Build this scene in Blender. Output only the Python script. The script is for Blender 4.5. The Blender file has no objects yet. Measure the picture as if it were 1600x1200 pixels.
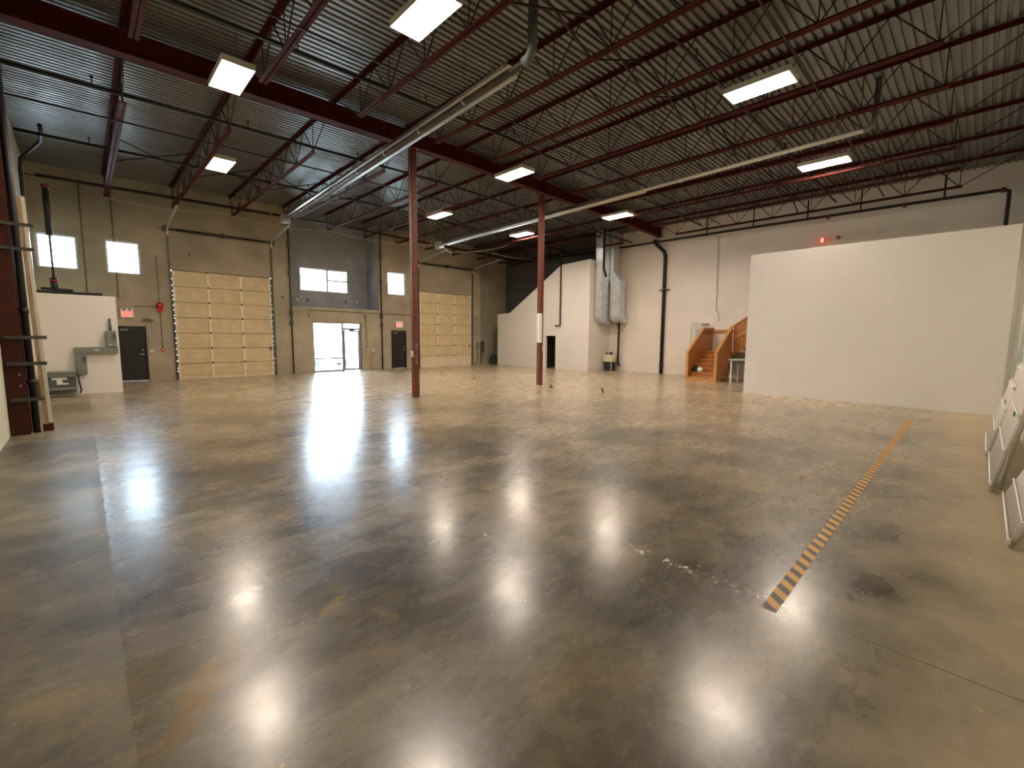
import bpy, bmesh, math, random
from mathutils import Vector, Matrix
random.seed(7)
sc = bpy.context.scene
COL = sc.collection
R = math.radians

# ------------------------------------------------------------------ camera, sky, exposure
cam_d = bpy.data.cameras.new('camera'); cam = bpy.data.objects.new('camera', cam_d); COL.objects.link(cam)
cam_d.sensor_fit = 'HORIZONTAL'; cam_d.sensor_width = 36.0; cam_d.lens = 701.7 / 1600 * 36.0
cam_d.clip_start = 0.05; cam_d.clip_end = 300
def cam_axes(p, y, r):
    cy, sy, cp, sp = math.cos(y), math.sin(y), math.cos(p), math.sin(p)
    f = Vector((sy*cp, cy*cp, sp)); rt = Vector((cy, -sy, 0)); up = rt.cross(f)
    c, s = math.cos(r), math.sin(r)
    return c*rt + s*up, -s*rt + c*up, f
rt, up, fw = cam_axes(R(-6.0566), R(43.635), R(0.4061))
M = Matrix.Identity(4)
for i in range(3):
    M[i][0] = rt[i]; M[i][1] = up[i]; M[i][2] = -fw[i]
M[0][3], M[1][3], M[2][3] = 0, 0, 1.85
cam.matrix_world = M
sc.camera = cam

world = bpy.data.worlds.new('overcast_sky'); sc.world = world; world.use_nodes = True
bg = world.node_tree.nodes['Background']
bg.inputs['Color'].default_value = (0.68, 0.82, 1.0, 1); bg.inputs['Strength'].default_value = 9.5
sc.view_settings.view_transform = 'Standard'; sc.view_settings.look = 'None'
sc.view_settings.exposure = 1.85; sc.view_settings.gamma = 1.0; sc.view_settings.use_curve_mapping = False
LAMP = 32.0          # radiance of the fluorescent diffusers
LAMP_COL = (1.0, 0.845, 0.69, 1)

# ------------------------------------------------------------------ main dimensions (metres)
XL, XR, YN, YD = -1.05, 21.55, -0.6, 22.8
YB = 24.15           # back of the recessed bay
GY = 11.75           # girder line
def zo(x):           # the roof falls gently either way from x = 9
    return -(9-x)*0.012 if x < 9 else -(x-9)*0.026
DECK = 7.72

# ------------------------------------------------------------------ materials
def mat(name, col, rough=0.6, metal=0.0, noise=0.0, scale=3.0, bump=0.0, bscale=40.0, spec=0.5, dark=None, stretch=None):
    m = bpy.data.materials.new(name); m.use_nodes = True
    nt = m.node_tree; b = nt.nodes['Principled BSDF']
    b.inputs['Base Color'].default_value = (*col, 1); b.inputs['Roughness'].default_value = rough
    b.inputs['Metallic'].default_value = metal; b.inputs['Specular IOR Level'].default_value = spec
    geo = nt.nodes.new('ShaderNodeNewGeometry'); vec = geo.outputs['Position']
    if stretch:
        mp = nt.nodes.new('ShaderNodeMapping'); mp.inputs['Scale'].default_value = stretch
        nt.links.new(vec, mp.inputs['Vector']); vec = mp.outputs['Vector']
    n = nt.nodes.new('ShaderNodeTexNoise'); n.inputs['Scale'].default_value = scale; n.inputs['Detail'].default_value = 6
    nt.links.new(vec, n.inputs['Vector'])
    if noise > 0 or dark:
        cr = nt.nodes.new('ShaderNodeValToRGB')
        d = dark or tuple(c*(1-noise) for c in col); l = col if dark else tuple(min(1, c*(1+noise*0.6)) for c in col)
        cr.color_ramp.elements[0].position = 0.32; cr.color_ramp.elements[0].color = (*d, 1)
        cr.color_ramp.elements[1].position = 0.68; cr.color_ramp.elements[1].color = (*l, 1)
        nt.links.new(n.outputs['Fac'], cr.inputs['Fac']); nt.links.new(cr.outputs['Color'], b.inputs['Base Color'])
    if bump > 0:
        n2 = nt.nodes.new('ShaderNodeTexNoise'); n2.inputs['Scale'].default_value = bscale; n2.inputs['Detail'].default_value = 4
        nt.links.new(vec, n2.inputs['Vector'])
        bp = nt.nodes.new('ShaderNodeBump'); bp.inputs['Strength'].default_value = bump; bp.inputs['Distance'].default_value = 0.01
        nt.links.new(n2.outputs['Fac'], bp.inputs['Height']); nt.links.new(bp.outputs['Normal'], b.inputs['Normal'])
    return m
def emis(name, col, s):
    m = bpy.data.materials.new(name); m.use_nodes = True; nt = m.node_tree
    b = nt.nodes['Principled BSDF']; b.inputs['Base Color'].default_value = (*col[:3], 1)
    b.inputs['Emission Color'].default_value = (*col[:3], 1); b.inputs['Emission Strength'].default_value = s
    return m
def glass(name, tint=(0.93, 0.97, 0.97)):
    m = bpy.data.materials.new(name); m.use_nodes = True; nt = m.node_tree
    for n in list(nt.nodes): nt.nodes.remove(n)
    out = nt.nodes.new('ShaderNodeOutputMaterial'); mx = nt.nodes.new('ShaderNodeMixShader')
    tr = nt.nodes.new('ShaderNodeBsdfTransparent'); gl = nt.nodes.new('ShaderNodeBsdfGlossy'); fr = nt.nodes.new('ShaderNodeFresnel')
    tr.inputs['Color'].default_value = (*tint, 1); gl.inputs['Roughness'].default_value = 0.02; fr.inputs['IOR'].default_value = 1.45
    nt.links.new(fr.outputs[0], mx.inputs[0]); nt.links.new(tr.outputs[0], mx.inputs[1]); nt.links.new(gl.outputs[0], mx.inputs[2])
    nt.links.new(mx.outputs[0], out.inputs['Surface']); return m

def floor_material():
    m = bpy.data.materials.new('polished_concrete'); m.use_nodes = True; nt = m.node_tree; N = nt.nodes; L = nt.links
    b = N['Principled BSDF']; geo = N.new('ShaderNodeNewGeometry'); P = geo.outputs['Position']
    def noise(scale, detail=6, rough=0.6, mp=None, dist=0.0):
        n = N.new('ShaderNodeTexNoise'); n.inputs['Scale'].default_value = scale; n.inputs['Detail'].default_value = detail
        n.inputs['Roughness'].default_value = rough; n.inputs['Distortion'].default_value = dist
        v = P
        if mp:
            q = N.new('ShaderNodeMapping'); q.inputs['Scale'].default_value = mp[0]; q.inputs['Rotation'].default_value = mp[1]
            if len(mp) > 2: q.inputs['Location'].default_value = mp[2]
            L.new(P, q.inputs['Vector']); v = q.outputs['Vector']
        L.new(v, n.inputs['Vector']); return n.outputs['Fac']
    def ramp(src, a, c0, bpos, c1):
        r = N.new('ShaderNodeValToRGB'); e = r.color_ramp.elements
        e[0].position = a; e[0].color = (*c0, 1) if len(c0) == 3 else c0; e[1].position = bpos; e[1].color = (*c1, 1) if len(c1) == 3 else c1
        L.new(src, r.inputs['Fac']); return r.outputs['Color']
    def mix(f, a, c, mode='MIX'):
        q = N.new('ShaderNodeMix'); q.data_type = 'RGBA'; q.blend_type = mode
        if isinstance(f, (int, float)): q.inputs[0].default_value = f
        else: L.new(f, q.inputs[0])
        for s, v in ((q.inputs[6], a), (q.inputs[7], c)):
            if isinstance(v, tuple): s.default_value = (*v, 1)
            else: L.new(v, s)
        return q.outputs[2]
    def math_(op, a, c=None, clamp=False):
        q = N.new('ShaderNodeMath'); q.operation = op; q.use_clamp = clamp
        for i, v in enumerate((a, c)):
            if v is None: continue
            if isinstance(v, (int, float)): q.inputs[i].default_value = v
            else: L.new(v, q.inputs[i])
        return q.outputs[0]
    W = (0, 0, 0); B1 = (1, 1, 1)
    base = mix(ramp(noise(0.55, 8, 0.62), 0.42, W, 0.60, B1), (0.085, 0.072, 0.055), (0.32, 0.265, 0.178))
    sep = N.new('ShaderNodeSeparateXYZ'); L.new(P, sep.inputs[0]); X, Y = sep.outputs[0], sep.outputs[1]
    # the slab turns paler and sandier with distance along the hall's diagonal
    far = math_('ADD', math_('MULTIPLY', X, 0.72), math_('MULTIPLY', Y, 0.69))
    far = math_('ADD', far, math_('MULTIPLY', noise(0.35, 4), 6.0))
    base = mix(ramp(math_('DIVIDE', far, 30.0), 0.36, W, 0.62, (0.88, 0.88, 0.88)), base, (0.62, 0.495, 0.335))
    # streaky wear, run with the view of the travelled lanes
    st = ramp(noise(1.4, 9, 0.7, ((0.35, 2.0, 1), (0, 0, R(-20)))), 0.42, W, 0.72, B1)
    base = mix(math_('MULTIPLY', st, 0.35), base, (0.31, 0.25, 0.165))
    fine = ramp(noise(2.6, 14, 0.78, ((0.6, 1.3, 1), (0, 0, R(35))), 0.6), 0.34, (0.36, 0.352, 0.345), 0.66, (1.0, 0.985, 0.95))
    calm = math_('DIVIDE', math_('ADD', math_('MULTIPLY', X, 0.72), math_('MULTIPLY', Y, 0.69)), 20.0, True)
    base = mix(math_('SUBTRACT', 0.80, math_('MULTIPLY', calm, 0.50)), base, fine, 'MULTIPLY')
    grain = ramp(noise(22, 8, 0.8), 0.34, (0.62, 0.62, 0.62), 0.62, (1.0, 1.0, 0.98))
    base = mix(0.8, base, grain, 'MULTIPLY')
    scr = ramp(noise(3.2, 10, 0.85, ((0.25, 3.5, 1), (0, 0, R(55)))), 0.60, W, 0.70, B1)
    base = mix(math_('MULTIPLY', scr, 0.28), base, (0.34, 0.29, 0.20))
    scr2 = ramp(noise(4.2, 10, 0.85, ((3.0, 0.3, 1), (0, 0, R(20)), (4, 1, 0))), 0.61, W, 0.69, B1)
    base = mix(math_('MULTIPLY', scr2, math_('SUBTRACT', 0.40, math_('MULTIPLY', calm, 0.30))), base, (0.03, 0.028, 0.025))
    ye = ramp(noise(1.1, 7, 0.7, ((1, 1, 1), (0, 0, 0), (7.3, 2.1, 0)), 0.8), 0.57, W, 0.70, B1)
    base = mix(math_('MULTIPLY', ye, 0.55), base, (0.34, 0.22, 0.07))
    def flecks(scale, rad, col_, keep, loc):
        q = N.new('ShaderNodeMapping'); q.inputs['Location'].default_value = loc; L.new(P, q.inputs['Vector'])
        v = N.new('ShaderNodeTexVoronoi'); v.inputs['Scale'].default_value = scale; L.new(q.outputs['Vector'], v.inputs['Vector'])
        sc_ = N.new('ShaderNodeSeparateColor'); L.new(v.outputs['Color'], sc_.inputs[0])
        rr_ = math_('MULTIPLY', sc_.outputs[1], rad*scale)
        f_ = math_('MULTIPLY', math_('LESS_THAN', math_('ADD', v.outputs['Distance'], math_('MULTIPLY', math_('SUBTRACT', noise(60, 2), 0.5), rad*scale*1.2)), rr_), math_('LESS_THAN', sc_.outputs[0], keep))
        return mix(math_('MULTIPLY', f_, 0.9), base, col_)
    base = flecks(3.2, 0.022, (0.80, 0.76, 0.64), 0.35, (0, 0, 0))
    base = flecks(8.0, 0.012, (0.75, 0.70, 0.55), 0.16, (3, 1, 0))
    base = flecks(6.0, 0.018, (0.50, 0.36, 0.06), 0.12, (5, 2, 0))
    base = flecks(3.0, 0.030, (0.025, 0.022, 0.02), 0.30, (1, 7, 0))
    # dusty unpolished strip by the near wall, with a soft edge
    du = math_('ADD', math_('SUBTRACT', math_('MULTIPLY', math_('SUBTRACT', X, 7.5), 0.05), Y), math_('MULTIPLY', math_('SUBTRACT', noise(1.4, 5), 0.5), 1.8))
    base = mix(ramp(math_('ADD', du, 0.7), 0.0, W, 0.75, (0.6, 0.6, 0.6)), base, (0.52, 0.41, 0.26))
    # oily drips and ochre stains close to the camera, left of the middle
    def blob(cx, cy, ax, ay, rot):
        dx = math_('SUBTRACT', X, cx); dy = math_('SUBTRACT', Y, cy); c_, s_ = math.cos(rot), math.sin(rot)
        u = math_('DIVIDE', math_('ADD', math_('MULTIPLY', dx, c_), math_('MULTIPLY', dy, s_)), ax); v = math_('DIVIDE', math_('SUBTRACT', math_('MULTIPLY', dy, c_), math_('MULTIPLY', dx, s_)), ay)
        return math_('ADD', math_('ADD', math_('MULTIPLY', u, u), math_('MULTIPLY', v, v)), math_('MULTIPLY', math_('SUBTRACT', noise(15, 6, 0.7), 0.5), 4.5))
    for cx, cy, ax, ay, ro, col_, k in ((0.38, 2.75, 0.22, 0.10, 0.9, (0.30, 0.18, 0.05), 0.75), (0.55, 2.95, 0.26, 0.06, 1.0, (0.16, 0.11, 0.045), 0.8), (0.62, 2.70, 0.20, 0.05, 0.9, (0.09, 0.07, 0.04), 0.8),
            (0.66, 3.10, 0.10, 0.04, 0.9, (0.045, 0.037, 0.025), 0.9), (0.75, 2.74, 0.07, 0.035, 0.9, (0.04, 0.034, 0.025), 0.9), (0.58, 2.92, 0.05, 0.03, 0.6, (0.045, 0.037, 0.025), 0.9), (0.80, 3.35, 0.05, 0.03, 0.7, (0.045, 0.037, 0.025), 0.9),
            (0.87, 3.84, 0.06, 0.02, 0.3, (0.045, 0.037, 0.025), 0.9), (0.95, 3.7, 0.045, 0.03, 0.3, (0.045, 0.037, 0.025), 0.9), (1.12, 2.95, 0.14, 0.04, 0.6, (0.30, 0.19, 0.05), 0.6), (0.25, 2.5, 0.2, 0.07, 0.8, (0.26, 0.15, 0.04), 0.6)):
        base = mix(math_('MULTIPLY', math_('LESS_THAN', blob(cx, cy, ax, ay, ro), 1.0), k), base, col_)
    # saw-cut joints
    jn = None
    def band(c, pos, w):
        return math_('LESS_THAN', math_('ABSOLUTE', math_('SUBTRACT', c, pos)), w)
    for p in (-1.0, 3.38, 7.92, 12.5, 17.1):
        q = band(X, p, 0.006); jn = q if jn is None else math_('MAXIMUM', jn, q)
    for p in (5.3, 11.75, 17.3): jn = math_('MAXIMUM', jn, band(Y, p, 0.006))
    base = mix(math_('MULTIPLY', jn, 0.7), base, (0.05, 0.045, 0.04))
    # paint chips strung along one joint
    chips = math_('MULTIPLY', band(X, 3.40, 0.05), ramp(noise(14, 4, 0.6), 0.56, W, 0.60, B1))
    chips = math_('MULTIPLY', chips, math_('LESS_THAN', math_('ABSOLUTE', math_('SUBTRACT', Y, 1.4)), 0.7))
    base = mix(math_('MULTIPLY', chips, 0.9), base, (0.85, 0.80, 0.70))
    # tyre arcs in front of the large roll-up door
    arcs = None
    wob = math_('MULTIPLY', noise(0.8, 3), 0.5)
    for cx, cy, rad in ((3.0, 17.6, 2.6), (3.0, 17.6, 2.75), (3.6, 18.6, 1.5), (3.6, 18.6, 1.62), (4.6, 16.6, 3.3), (2.2, 19.5, 3.1)):
        dx = math_('SUBTRACT', X, cx); dy = math_('SUBTRACT', Y, cy)
        d = math_('SQRT', math_('ADD', math_('MULTIPLY', dx, dx), math_('MULTIPLY', dy, dy)))
        q = math_('LESS_THAN', math_('ABSOLUTE', math_('SUBTRACT', math_('ADD', d, wob), rad)), 0.045)
        arcs = q if arcs is None else math_('MAXIMUM', arcs, q)
    base = mix(math_('MULTIPLY', arcs, 0.5), base, (0.05, 0.05, 0.05))
    L.new(base, b.inputs['Base Color'])
    rr = N.new('ShaderNodeMapRange'); rr.inputs['From Min'].default_value = 0.3; rr.inputs['From Max'].default_value = 0.7
    rr.inputs['To Min'].default_value = 0.215; rr.inputs['To Max'].default_value = 0.33
    L.new(noise(2.6, 12, 0.75, ((0.6, 1.3, 1), (0, 0, R(35)))), rr.inputs['Value'])
    # the strips along the left and near walls were never polished
    un = math_('MULTIPLY', math_('LESS_THAN', math_('ADD', X, math_('MULTIPLY', noise(6, 3), 0.06)), 0.08), 0.8)
    un = math_('MAXIMUM', un, ramp(math_('ADD', du, 0.7), 0.1, W, 0.75, B1))
    L.new(math_('ADD', rr.outputs[0], math_('MULTIPLY', un, 0.25)), b.inputs['Roughness'])
    L.new(math_('SUBTRACT', 0.22, math_('MULTIPLY', un, 0.20)), b.inputs['Coat Weight'])
    b.inputs['Specular IOR Level'].default_value = 0.5
    b.inputs['Coat Weight'].default_value = 0.30; b.inputs['Coat Roughness'].default_value = 0.16; b.inputs['Coat IOR'].default_value = 1.45
    bp = N.new('ShaderNodeBump'); bp.inputs['Strength'].default_value = 0.10; bp.inputs['Distance'].default_value = 0.01
    L.new(noise(9, 5, 0.6), bp.inputs['Height']); L.new(bp.outputs['Normal'], b.inputs['Normal'])
    return m

def tape_material():
    m = bpy.data.materials.new('hazard_stripes'); m.use_nodes = True; nt = m.node_tree; N = nt.nodes; L = nt.links
    b = N['Principled BSDF']; b.inputs['Roughness'].default_value = 0.45
    g = N.new('ShaderNodeNewGeometry'); s = N.new('ShaderNodeSeparateXYZ'); L.new(g.outputs['Position'], s.inputs[0])
    a = N.new('ShaderNodeMath'); a.operation = 'ADD'; L.new(s.outputs[0], a.inputs[0])
    k = N.new('ShaderNodeMath'); k.operation = 'MULTIPLY'; L.new(s.outputs[1], k.inputs[0]); k.inputs[1].default_value = -0.9; L.new(k.outputs[0], a.inputs[1])
    w = N.new('ShaderNodeMath'); w.operation = 'WRAP'; L.new(a.outputs[0], w.inputs[0]); w.inputs[1].default_value = 0.165; w.inputs[2].default_value = 0
    c = N.new('ShaderNodeMath'); c.operation = 'LESS_THAN'; L.new(w.outputs[0], c.inputs[0]); c.inputs[1].default_value = 0.078
    n = N.new('ShaderNodeTexNoise'); n.inputs['Scale'].default_value = 14; L.new(g.outputs['Position'], n.inputs['Vector'])
    mx = N.new('ShaderNodeMix'); mx.data_type = 'RGBA'; L.new(c.outputs[0], mx.inputs[0])
    mx.inputs[6].default_value = (0.80, 0.40, 0.06, 1); mx.inputs[7].default_value = (0.05, 0.035, 0.03, 1)
    m2 = N.new('ShaderNodeMix'); m2.data_type = 'RGBA'; m2.blend_type = 'MULTIPLY'; m2.inputs[0].default_value = 0.35
    L.new(mx.outputs[2], m2.inputs[6]); L.new(n.outputs['Color'], m2.inputs[7]); L.new(m2.outputs[2], b.inputs['Base Color'])
    return m

MT = {}
MT['floor'] = floor_material(); MT['tape'] = tape_material()
MT['concrete'] = mat('tilt_up_concrete', (0.44, 0.375, 0.27), 0.85, 0, dark=(0.31, 0.265, 0.195), scale=0.9, bump=0.25, bscale=18, spec=0.3)
MT['concrete_grey'] = mat('bare_grey_concrete', (0.38, 0.39, 0.40), 0.75, 0, dark=(0.28, 0.285, 0.29), scale=1.1, bump=0.15, bscale=14, spec=0.35)
MT['white_wall'] = mat('cream_painted_wall', (0.79, 0.72, 0.645), 0.65, 0, noise=0.06, scale=0.8, bump=0.05, spec=0.3)
MT['grey_wall'] = mat('charcoal_wall', (0.11, 0.11, 0.115), 0.8, 0, noise=0.12, scale=1.2, spec=0.3)  # charcoal tone for the far end of the right wall
MT['partition'] = mat('off_white_drywall', (0.78, 0.735, 0.69), 0.6, 0, noise=0.03, scale=0.6, spec=0.3)
MT['left_wall'] = mat('greenish_cream_wall', (0.60, 0.60, 0.46), 0.7, 0, noise=0.12, scale=1.5, spec=0.3)
MT['deck'] = mat('galvanised_deck', (0.205, 0.205, 0.185), 0.36, 0.55, noise=0.22, scale=1.4, spec=0.5, stretch=(0.3, 2.0, 1))
MT['red'] = mat('red_oxide_paint', (0.070, 0.0095, 0.0075), 0.65, 0, noise=0.28, scale=3.5, spec=0.12)
MT['red_col'] = mat('brown_red_column_paint', (0.145, 0.033, 0.017), 0.45, 0, noise=0.25, scale=5, spec=0.5)
MT['brown_col'] = mat('dark_brown_column_paint', (0.060, 0.015, 0.009), 0.6, 0, noise=0.25, scale=4, spec=0.2)
MT['rod'] = mat('dark_web_steel', (0.026, 0.008, 0.007), 0.6, 0.0, noise=0.2, scale=6)
MT['black'] = mat('black_pipe', (0.018, 0.017, 0.018), 0.5, 0.2, noise=0.2, scale=5)
MT['blackdoor'] = mat('black_door_paint', (0.010, 0.010, 0.010), 0.4)
MT['dark_steel'] = mat('dark_track_steel', (0.09, 0.09, 0.085), 0.45, 0.7, noise=0.2)
MT['galv'] = mat('galvanised_steel', (0.66, 0.70, 0.73), 0.34, 0.65, noise=0.15, scale=4)
MT['dull_galv'] = mat('weathered_flue', (0.16, 0.17, 0.16), 0.6, 0.5, noise=0.2)
MT['alu'] = mat('polished_aluminium', (0.46, 0.44, 0.40), 0.28, 0.95, noise=0.12, scale=3)
MT['tube'] = mat('heat_darkened_tube', (0.10, 0.088, 0.07), 0.5, 0.3, noise=0.2)
MT['cream_metal'] = mat('cream_metal', (0.66, 0.62, 0.52), 0.4, 0.1, noise=0.08)
MT['roll'] = mat('beige_door_panel', (0.66, 0.52, 0.31), 0.55, 0, noise=0.10, scale=2.5, spec=0.4)
MT['roll_pale'] = mat('pale_door_panel', (0.74, 0.62, 0.45), 0.5, 0, noise=0.05, scale=2.5)
MT['stile'] = mat('pale_door_stile', (0.82, 0.74, 0.58), 0.5, 0.1, noise=0.1)
MT['grey_box'] = mat('grey_enamel', (0.23, 0.24, 0.215), 0.45, 0.2, noise=0.08)
MT['grey_dark'] = mat('dark_grey_enamel', (0.10, 0.11, 0.10), 0.5, 0.2, noise=0.1)
MT['white'] = mat('white_enamel', (0.80, 0.79, 0.76), 0.4)
MT['bluewhite'] = mat('white_window_frame', (0.72, 0.76, 0.80), 0.4)
MT['frame_alu'] = mat('anodised_frame', (0.30, 0.30, 0.34), 0.35, 0.8)
MT['wood'] = mat('varnished_pine', (0.50, 0.20, 0.055), 0.38, 0, dark=(0.33, 0.115, 0.028), scale=3.0, stretch=(6, 6, 0.8), spec=0.5)
MT['wood_tread'] = mat('pale_pine_tread', (0.62, 0.31, 0.11), 0.4, 0, dark=(0.46, 0.20, 0.06), scale=4.0, stretch=(5, 0.8, 5))
MT['lumber'] = mat('weathered_lumber', (0.52, 0.36, 0.20), 0.7, 0, dark=(0.33, 0.19, 0.09), scale=5, stretch=(5, 5, 0.6))
MT['signred'] = emis('lit_red_letters', (1.0, 0.07, 0.06), 0.9)
MT['red_lamp'] = emis('lit_red_lamp', (1.0, 0.05, 0.03), 5.0)
MT['alarm'] = mat('fire_alarm_red', (0.50, 0.012, 0.015), 0.3)
MT['lamp'] = emis('fluorescent_diffuser', LAMP_COL, LAMP)
MT['glass'] = glass('clear_glass')
MT['dark_hole'] = mat('dark_room_paint', (0.10, 0.06, 0.03), 0.8, noise=0.3)
MT['green'] = mat('green_plastic', (0.02, 0.26, 0.08), 0.4)
MT['leaf'] = mat('dark_green_cloth', (0.07, 0.14, 0.06), 0.7)
MT['wire'] = mat('pale_coated_wire', (0.60, 0.54, 0.45), 0.4, 0.2, noise=0.08)
MT['orange'] = mat('orange_rubber', (0.62, 0.16, 0.05), 0.5)
MT['yellow'] = mat('yellow_hose', (0.65, 0.42, 0.04), 0.5)
MT['asphalt'] = mat('pale_yard_concrete', (0.62, 0.62, 0.60), 0.8, noise=0.1)
MT['car'] = mat('white_car_paint', (0.80, 0.80, 0.80), 0.25)
MT['tyre'] = mat('tyre_rubber', (0.03, 0.03, 0.03), 0.7)
MT['carglass'] = mat('tinted_car_glass', (0.05, 0.07, 0.10), 0.1)

# ------------------------------------------------------------------ mesh helpers
class MB:
    def __init__(s): s.v = []; s.f = []; s.smooth = []
    def poly(s, pts, faces, smooth=False):
        o = len(s.v); s.v += [Vector(p) for p in pts]
        for f in faces: s.f.append(tuple(o+i for i in f)); s.smooth.append(smooth)
        return s
    def box(s, x0, x1, y0, y1, z0, z1):
        p = [(x0,y0,z0),(x1,y0,z0),(x1,y1,z0),(x0,y1,z0),(x0,y0,z1),(x1,y0,z1),(x1,y1,z1),(x0,y1,z1)]
        return s.poly(p, [(0,3,2,1),(4,5,6,7),(0,1,5,4),(1,2,6,5),(2,3,7,6),(3,0,4,7)])
    def bar(s, a, b, w, h, upv=(0, 0, 1)):            # rectangular bar from a to b; w across, h along upv
        a, b = Vector(a), Vector(b); d = (b-a).normalized(); u = Vector(upv)
        if abs(d.dot(u)) > 0.99: u = Vector((0, 1, 0))
        r = d.cross(u).normalized(); u = r.cross(d).normalized()
        p = []
        for q in (a, b):
            for i, j in ((-1,-1),(1,-1),(1,1),(-1,1)): p.append(q + r*i*w/2 + u*j*h/2)
        return s.poly(p, [(0,1,2,3),(7,6,5,4),(0,4,5,1),(1,5,6,2),(2,6,7,3),(3,7,4,0)])
    def tube(s, pts, r, n=10, caps=True):
        pts = [Vector(p) for p in pts]; rings = []
        ref = None
        for i, p in enumerate(pts):
            if i == 0: d = pts[1]-pts[0]
            elif i == len(pts)-1: d = pts[-1]-pts[-2]
            else: d = (pts[i+1]-p).normalized() + (p-pts[i-1]).normalized()
            d.normalize()
            if ref is None: ref = Vector((0,0,1)) if abs(d.z) < 0.9 else Vector((1,0,0))
            a = d.cross(ref).normalized(); b_ = a.cross(d).normalized(); ref = b_
            rr = r if i in (0, len(pts)-1) else r / max(0.5, math.cos(0.5*math.acos(max(-1, min(1, (pts[i+1]-p).normalized().dot((p-pts[i-1]).normalized()))))))
            rings.append([p + (a*math.cos(t)+b_*math.sin(t))*(r if rr > 2*r else r) for t in [2*math.pi*k/n for k in range(n)]])
        o = len(s.v)
        for rg in rings: s.v += rg
        for i in range(len(rings)-1):
            for k in range(n):
                s.f.append((o+i*n+k, o+i*n+(k+1)%n, o+(i+1)*n+(k+1)%n, o+(i+1)*n+k)); s.smooth.append(True)
        if caps:
            s.f.append(tuple(o+k for k in reversed(range(n)))); s.smooth.append(False)
            s.f.append(tuple(o+(len(rings)-1)*n+k for k in range(n))); s.smooth.append(False)
        return s
    def prism(s, prof, axis, a, b):                   # prof: list of 2D points in the plane normal to axis ('x','y','z')
        def P(q, t): return {'x': (t, q[0], q[1]), 'y': (q[0], t, q[1]), 'z': (q[0], q[1], t)}[axis]
        n = len(prof); p = [P(q, a) for q in prof] + [P(q, b) for q in prof]
        return s.poly(p, [tuple(range(n-1, -1, -1)), tuple(range(n, 2*n))] + [(i, (i+1) % n, n+(i+1) % n, n+i) for i in range(n)])
    def lathe(s, c, prof, n=20, axis='z'):            # prof: (radius, t)
        o = len(s.v)
        for r, t in prof:
            for k in range(n):
                a = 2*math.pi*k/n; u, w = r*math.cos(a), r*math.sin(a)
                s.v.append(Vector(c) + (Vector((u, w, t)) if axis == 'z' else Vector((u, t, w)) if axis == 'y' else Vector((t, u, w))))
        for i in range(len(prof)-1):
            for k in range(n):
                s.f.append((o+i*n+k, o+i*n+(k+1)%n, o+(i+1)*n+(k+1)%n, o+(i+1)*n+k)); s.smooth.append(True)
        s.f.append(tuple(o+k for k in range(n))); s.smooth.append(False)
        s.f.append(tuple(o+(len(prof)-1)*n+k for k in range(n))); s.smooth.append(False)
        return s
    def build(s, name, m, parent=None, bevel=0.0, origin=None):
        off = Vector((0, 0, 0)); p = parent
        while p is not None: off += p.location; p = p.parent
        if parent is None and origin is not None: off = Vector(origin)
        me = bpy.data.meshes.new(name); me.from_pydata([v-off for v in s.v], [], s.f); me.update()
        bm = bmesh.new(); bm.from_mesh(me); bmesh.ops.recalc_face_normals(bm, faces=bm.faces[:]); bm.to_mesh(me); bm.free()
        me.polygons.foreach_set('use_smooth', s.smooth)
        me.materials.append(m)
        o = bpy.data.objects.new(name, me); COL.objects.link(o)
        if parent is not None: o.parent = parent
        elif origin is not None: o.location = origin
        if bevel: 
            b = o.modifiers.new('bevel', 'BEVEL'); b.width = bevel; b.segments = 2; b.limit_method = 'ANGLE'
        return o
def tag(o, label=None, cat=None, group=None, kind=None):
    if label: o['label'] = label
    if cat: o['category'] = cat
    if group: o['group'] = group
    if kind: o['kind'] = kind
    return o
def thing(name, loc, label, cat, group=None, kind=None):
    o = bpy.data.objects.new(name, None); COL.objects.link(o); o.location = loc; o.empty_display_size = 0.1
    return tag(o, label, cat, group, kind)
def struct(o, label, cat): return tag(o, label, cat, None, 'structure')
def copy_tree(o, parent=None):
    c = o.copy(); COL.objects.link(c); c.parent = parent
    for ch in list(o.children): copy_tree(ch, c)
    return c
ORD = ['first','second','third','fourth','fifth','sixth','seventh','eighth','ninth','tenth','eleventh','twelfth']

def holed(x0, x1, z0, z1, holes, y0, y1):             # wall slab normal to y with openings
    m = MB(); xs = sorted({x0, x1, *[h[0] for h in holes], *[h[1] for h in holes]}); zs = sorted({z0, z1, *[h[2] for h in holes], *[h[3] for h in holes]})
    def full(i, j):
        if i < 0 or j < 0 or i >= len(xs)-1 or j >= len(zs)-1: return False
        cx, cz = (xs[i]+xs[i+1])/2, (zs[j]+zs[j+1])/2
        return not any(h[0] < cx < h[1] and h[2] < cz < h[3] for h in holes)
    for i in range(len(xs)-1):
        for j in range(len(zs)-1):
            if not full(i, j): continue
            a, b, c, d = xs[i], xs[i+1], zs[j], zs[j+1]
            m.poly([(a,y0,c),(b,y0,c),(b,y0,d),(a,y0,d)], [(0,1,2,3)]); m.poly([(a,y1,c),(b,y1,c),(b,y1,d),(a,y1,d)], [(3,2,1,0)])
            if not full(i-1, j): m.poly([(a,y0,c),(a,y1,c),(a,y1,d),(a,y0,d)], [(0,3,2,1)])
            if not full(i+1, j): m.poly([(b,y0,c),(b,y1,c),(b,y1,d),(b,y0,d)], [(0,1,2,3)])
            if not full(i, j-1): m.poly([(a,y0,c),(b,y0,c),(b,y1,c),(a,y1,c)], [(0,3,2,1)])
            if not full(i, j+1): m.poly([(a,y0,d),(b,y0,d),(b,y1,d),(a,y1,d)], [(0,1,2,3)])
    return m

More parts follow.
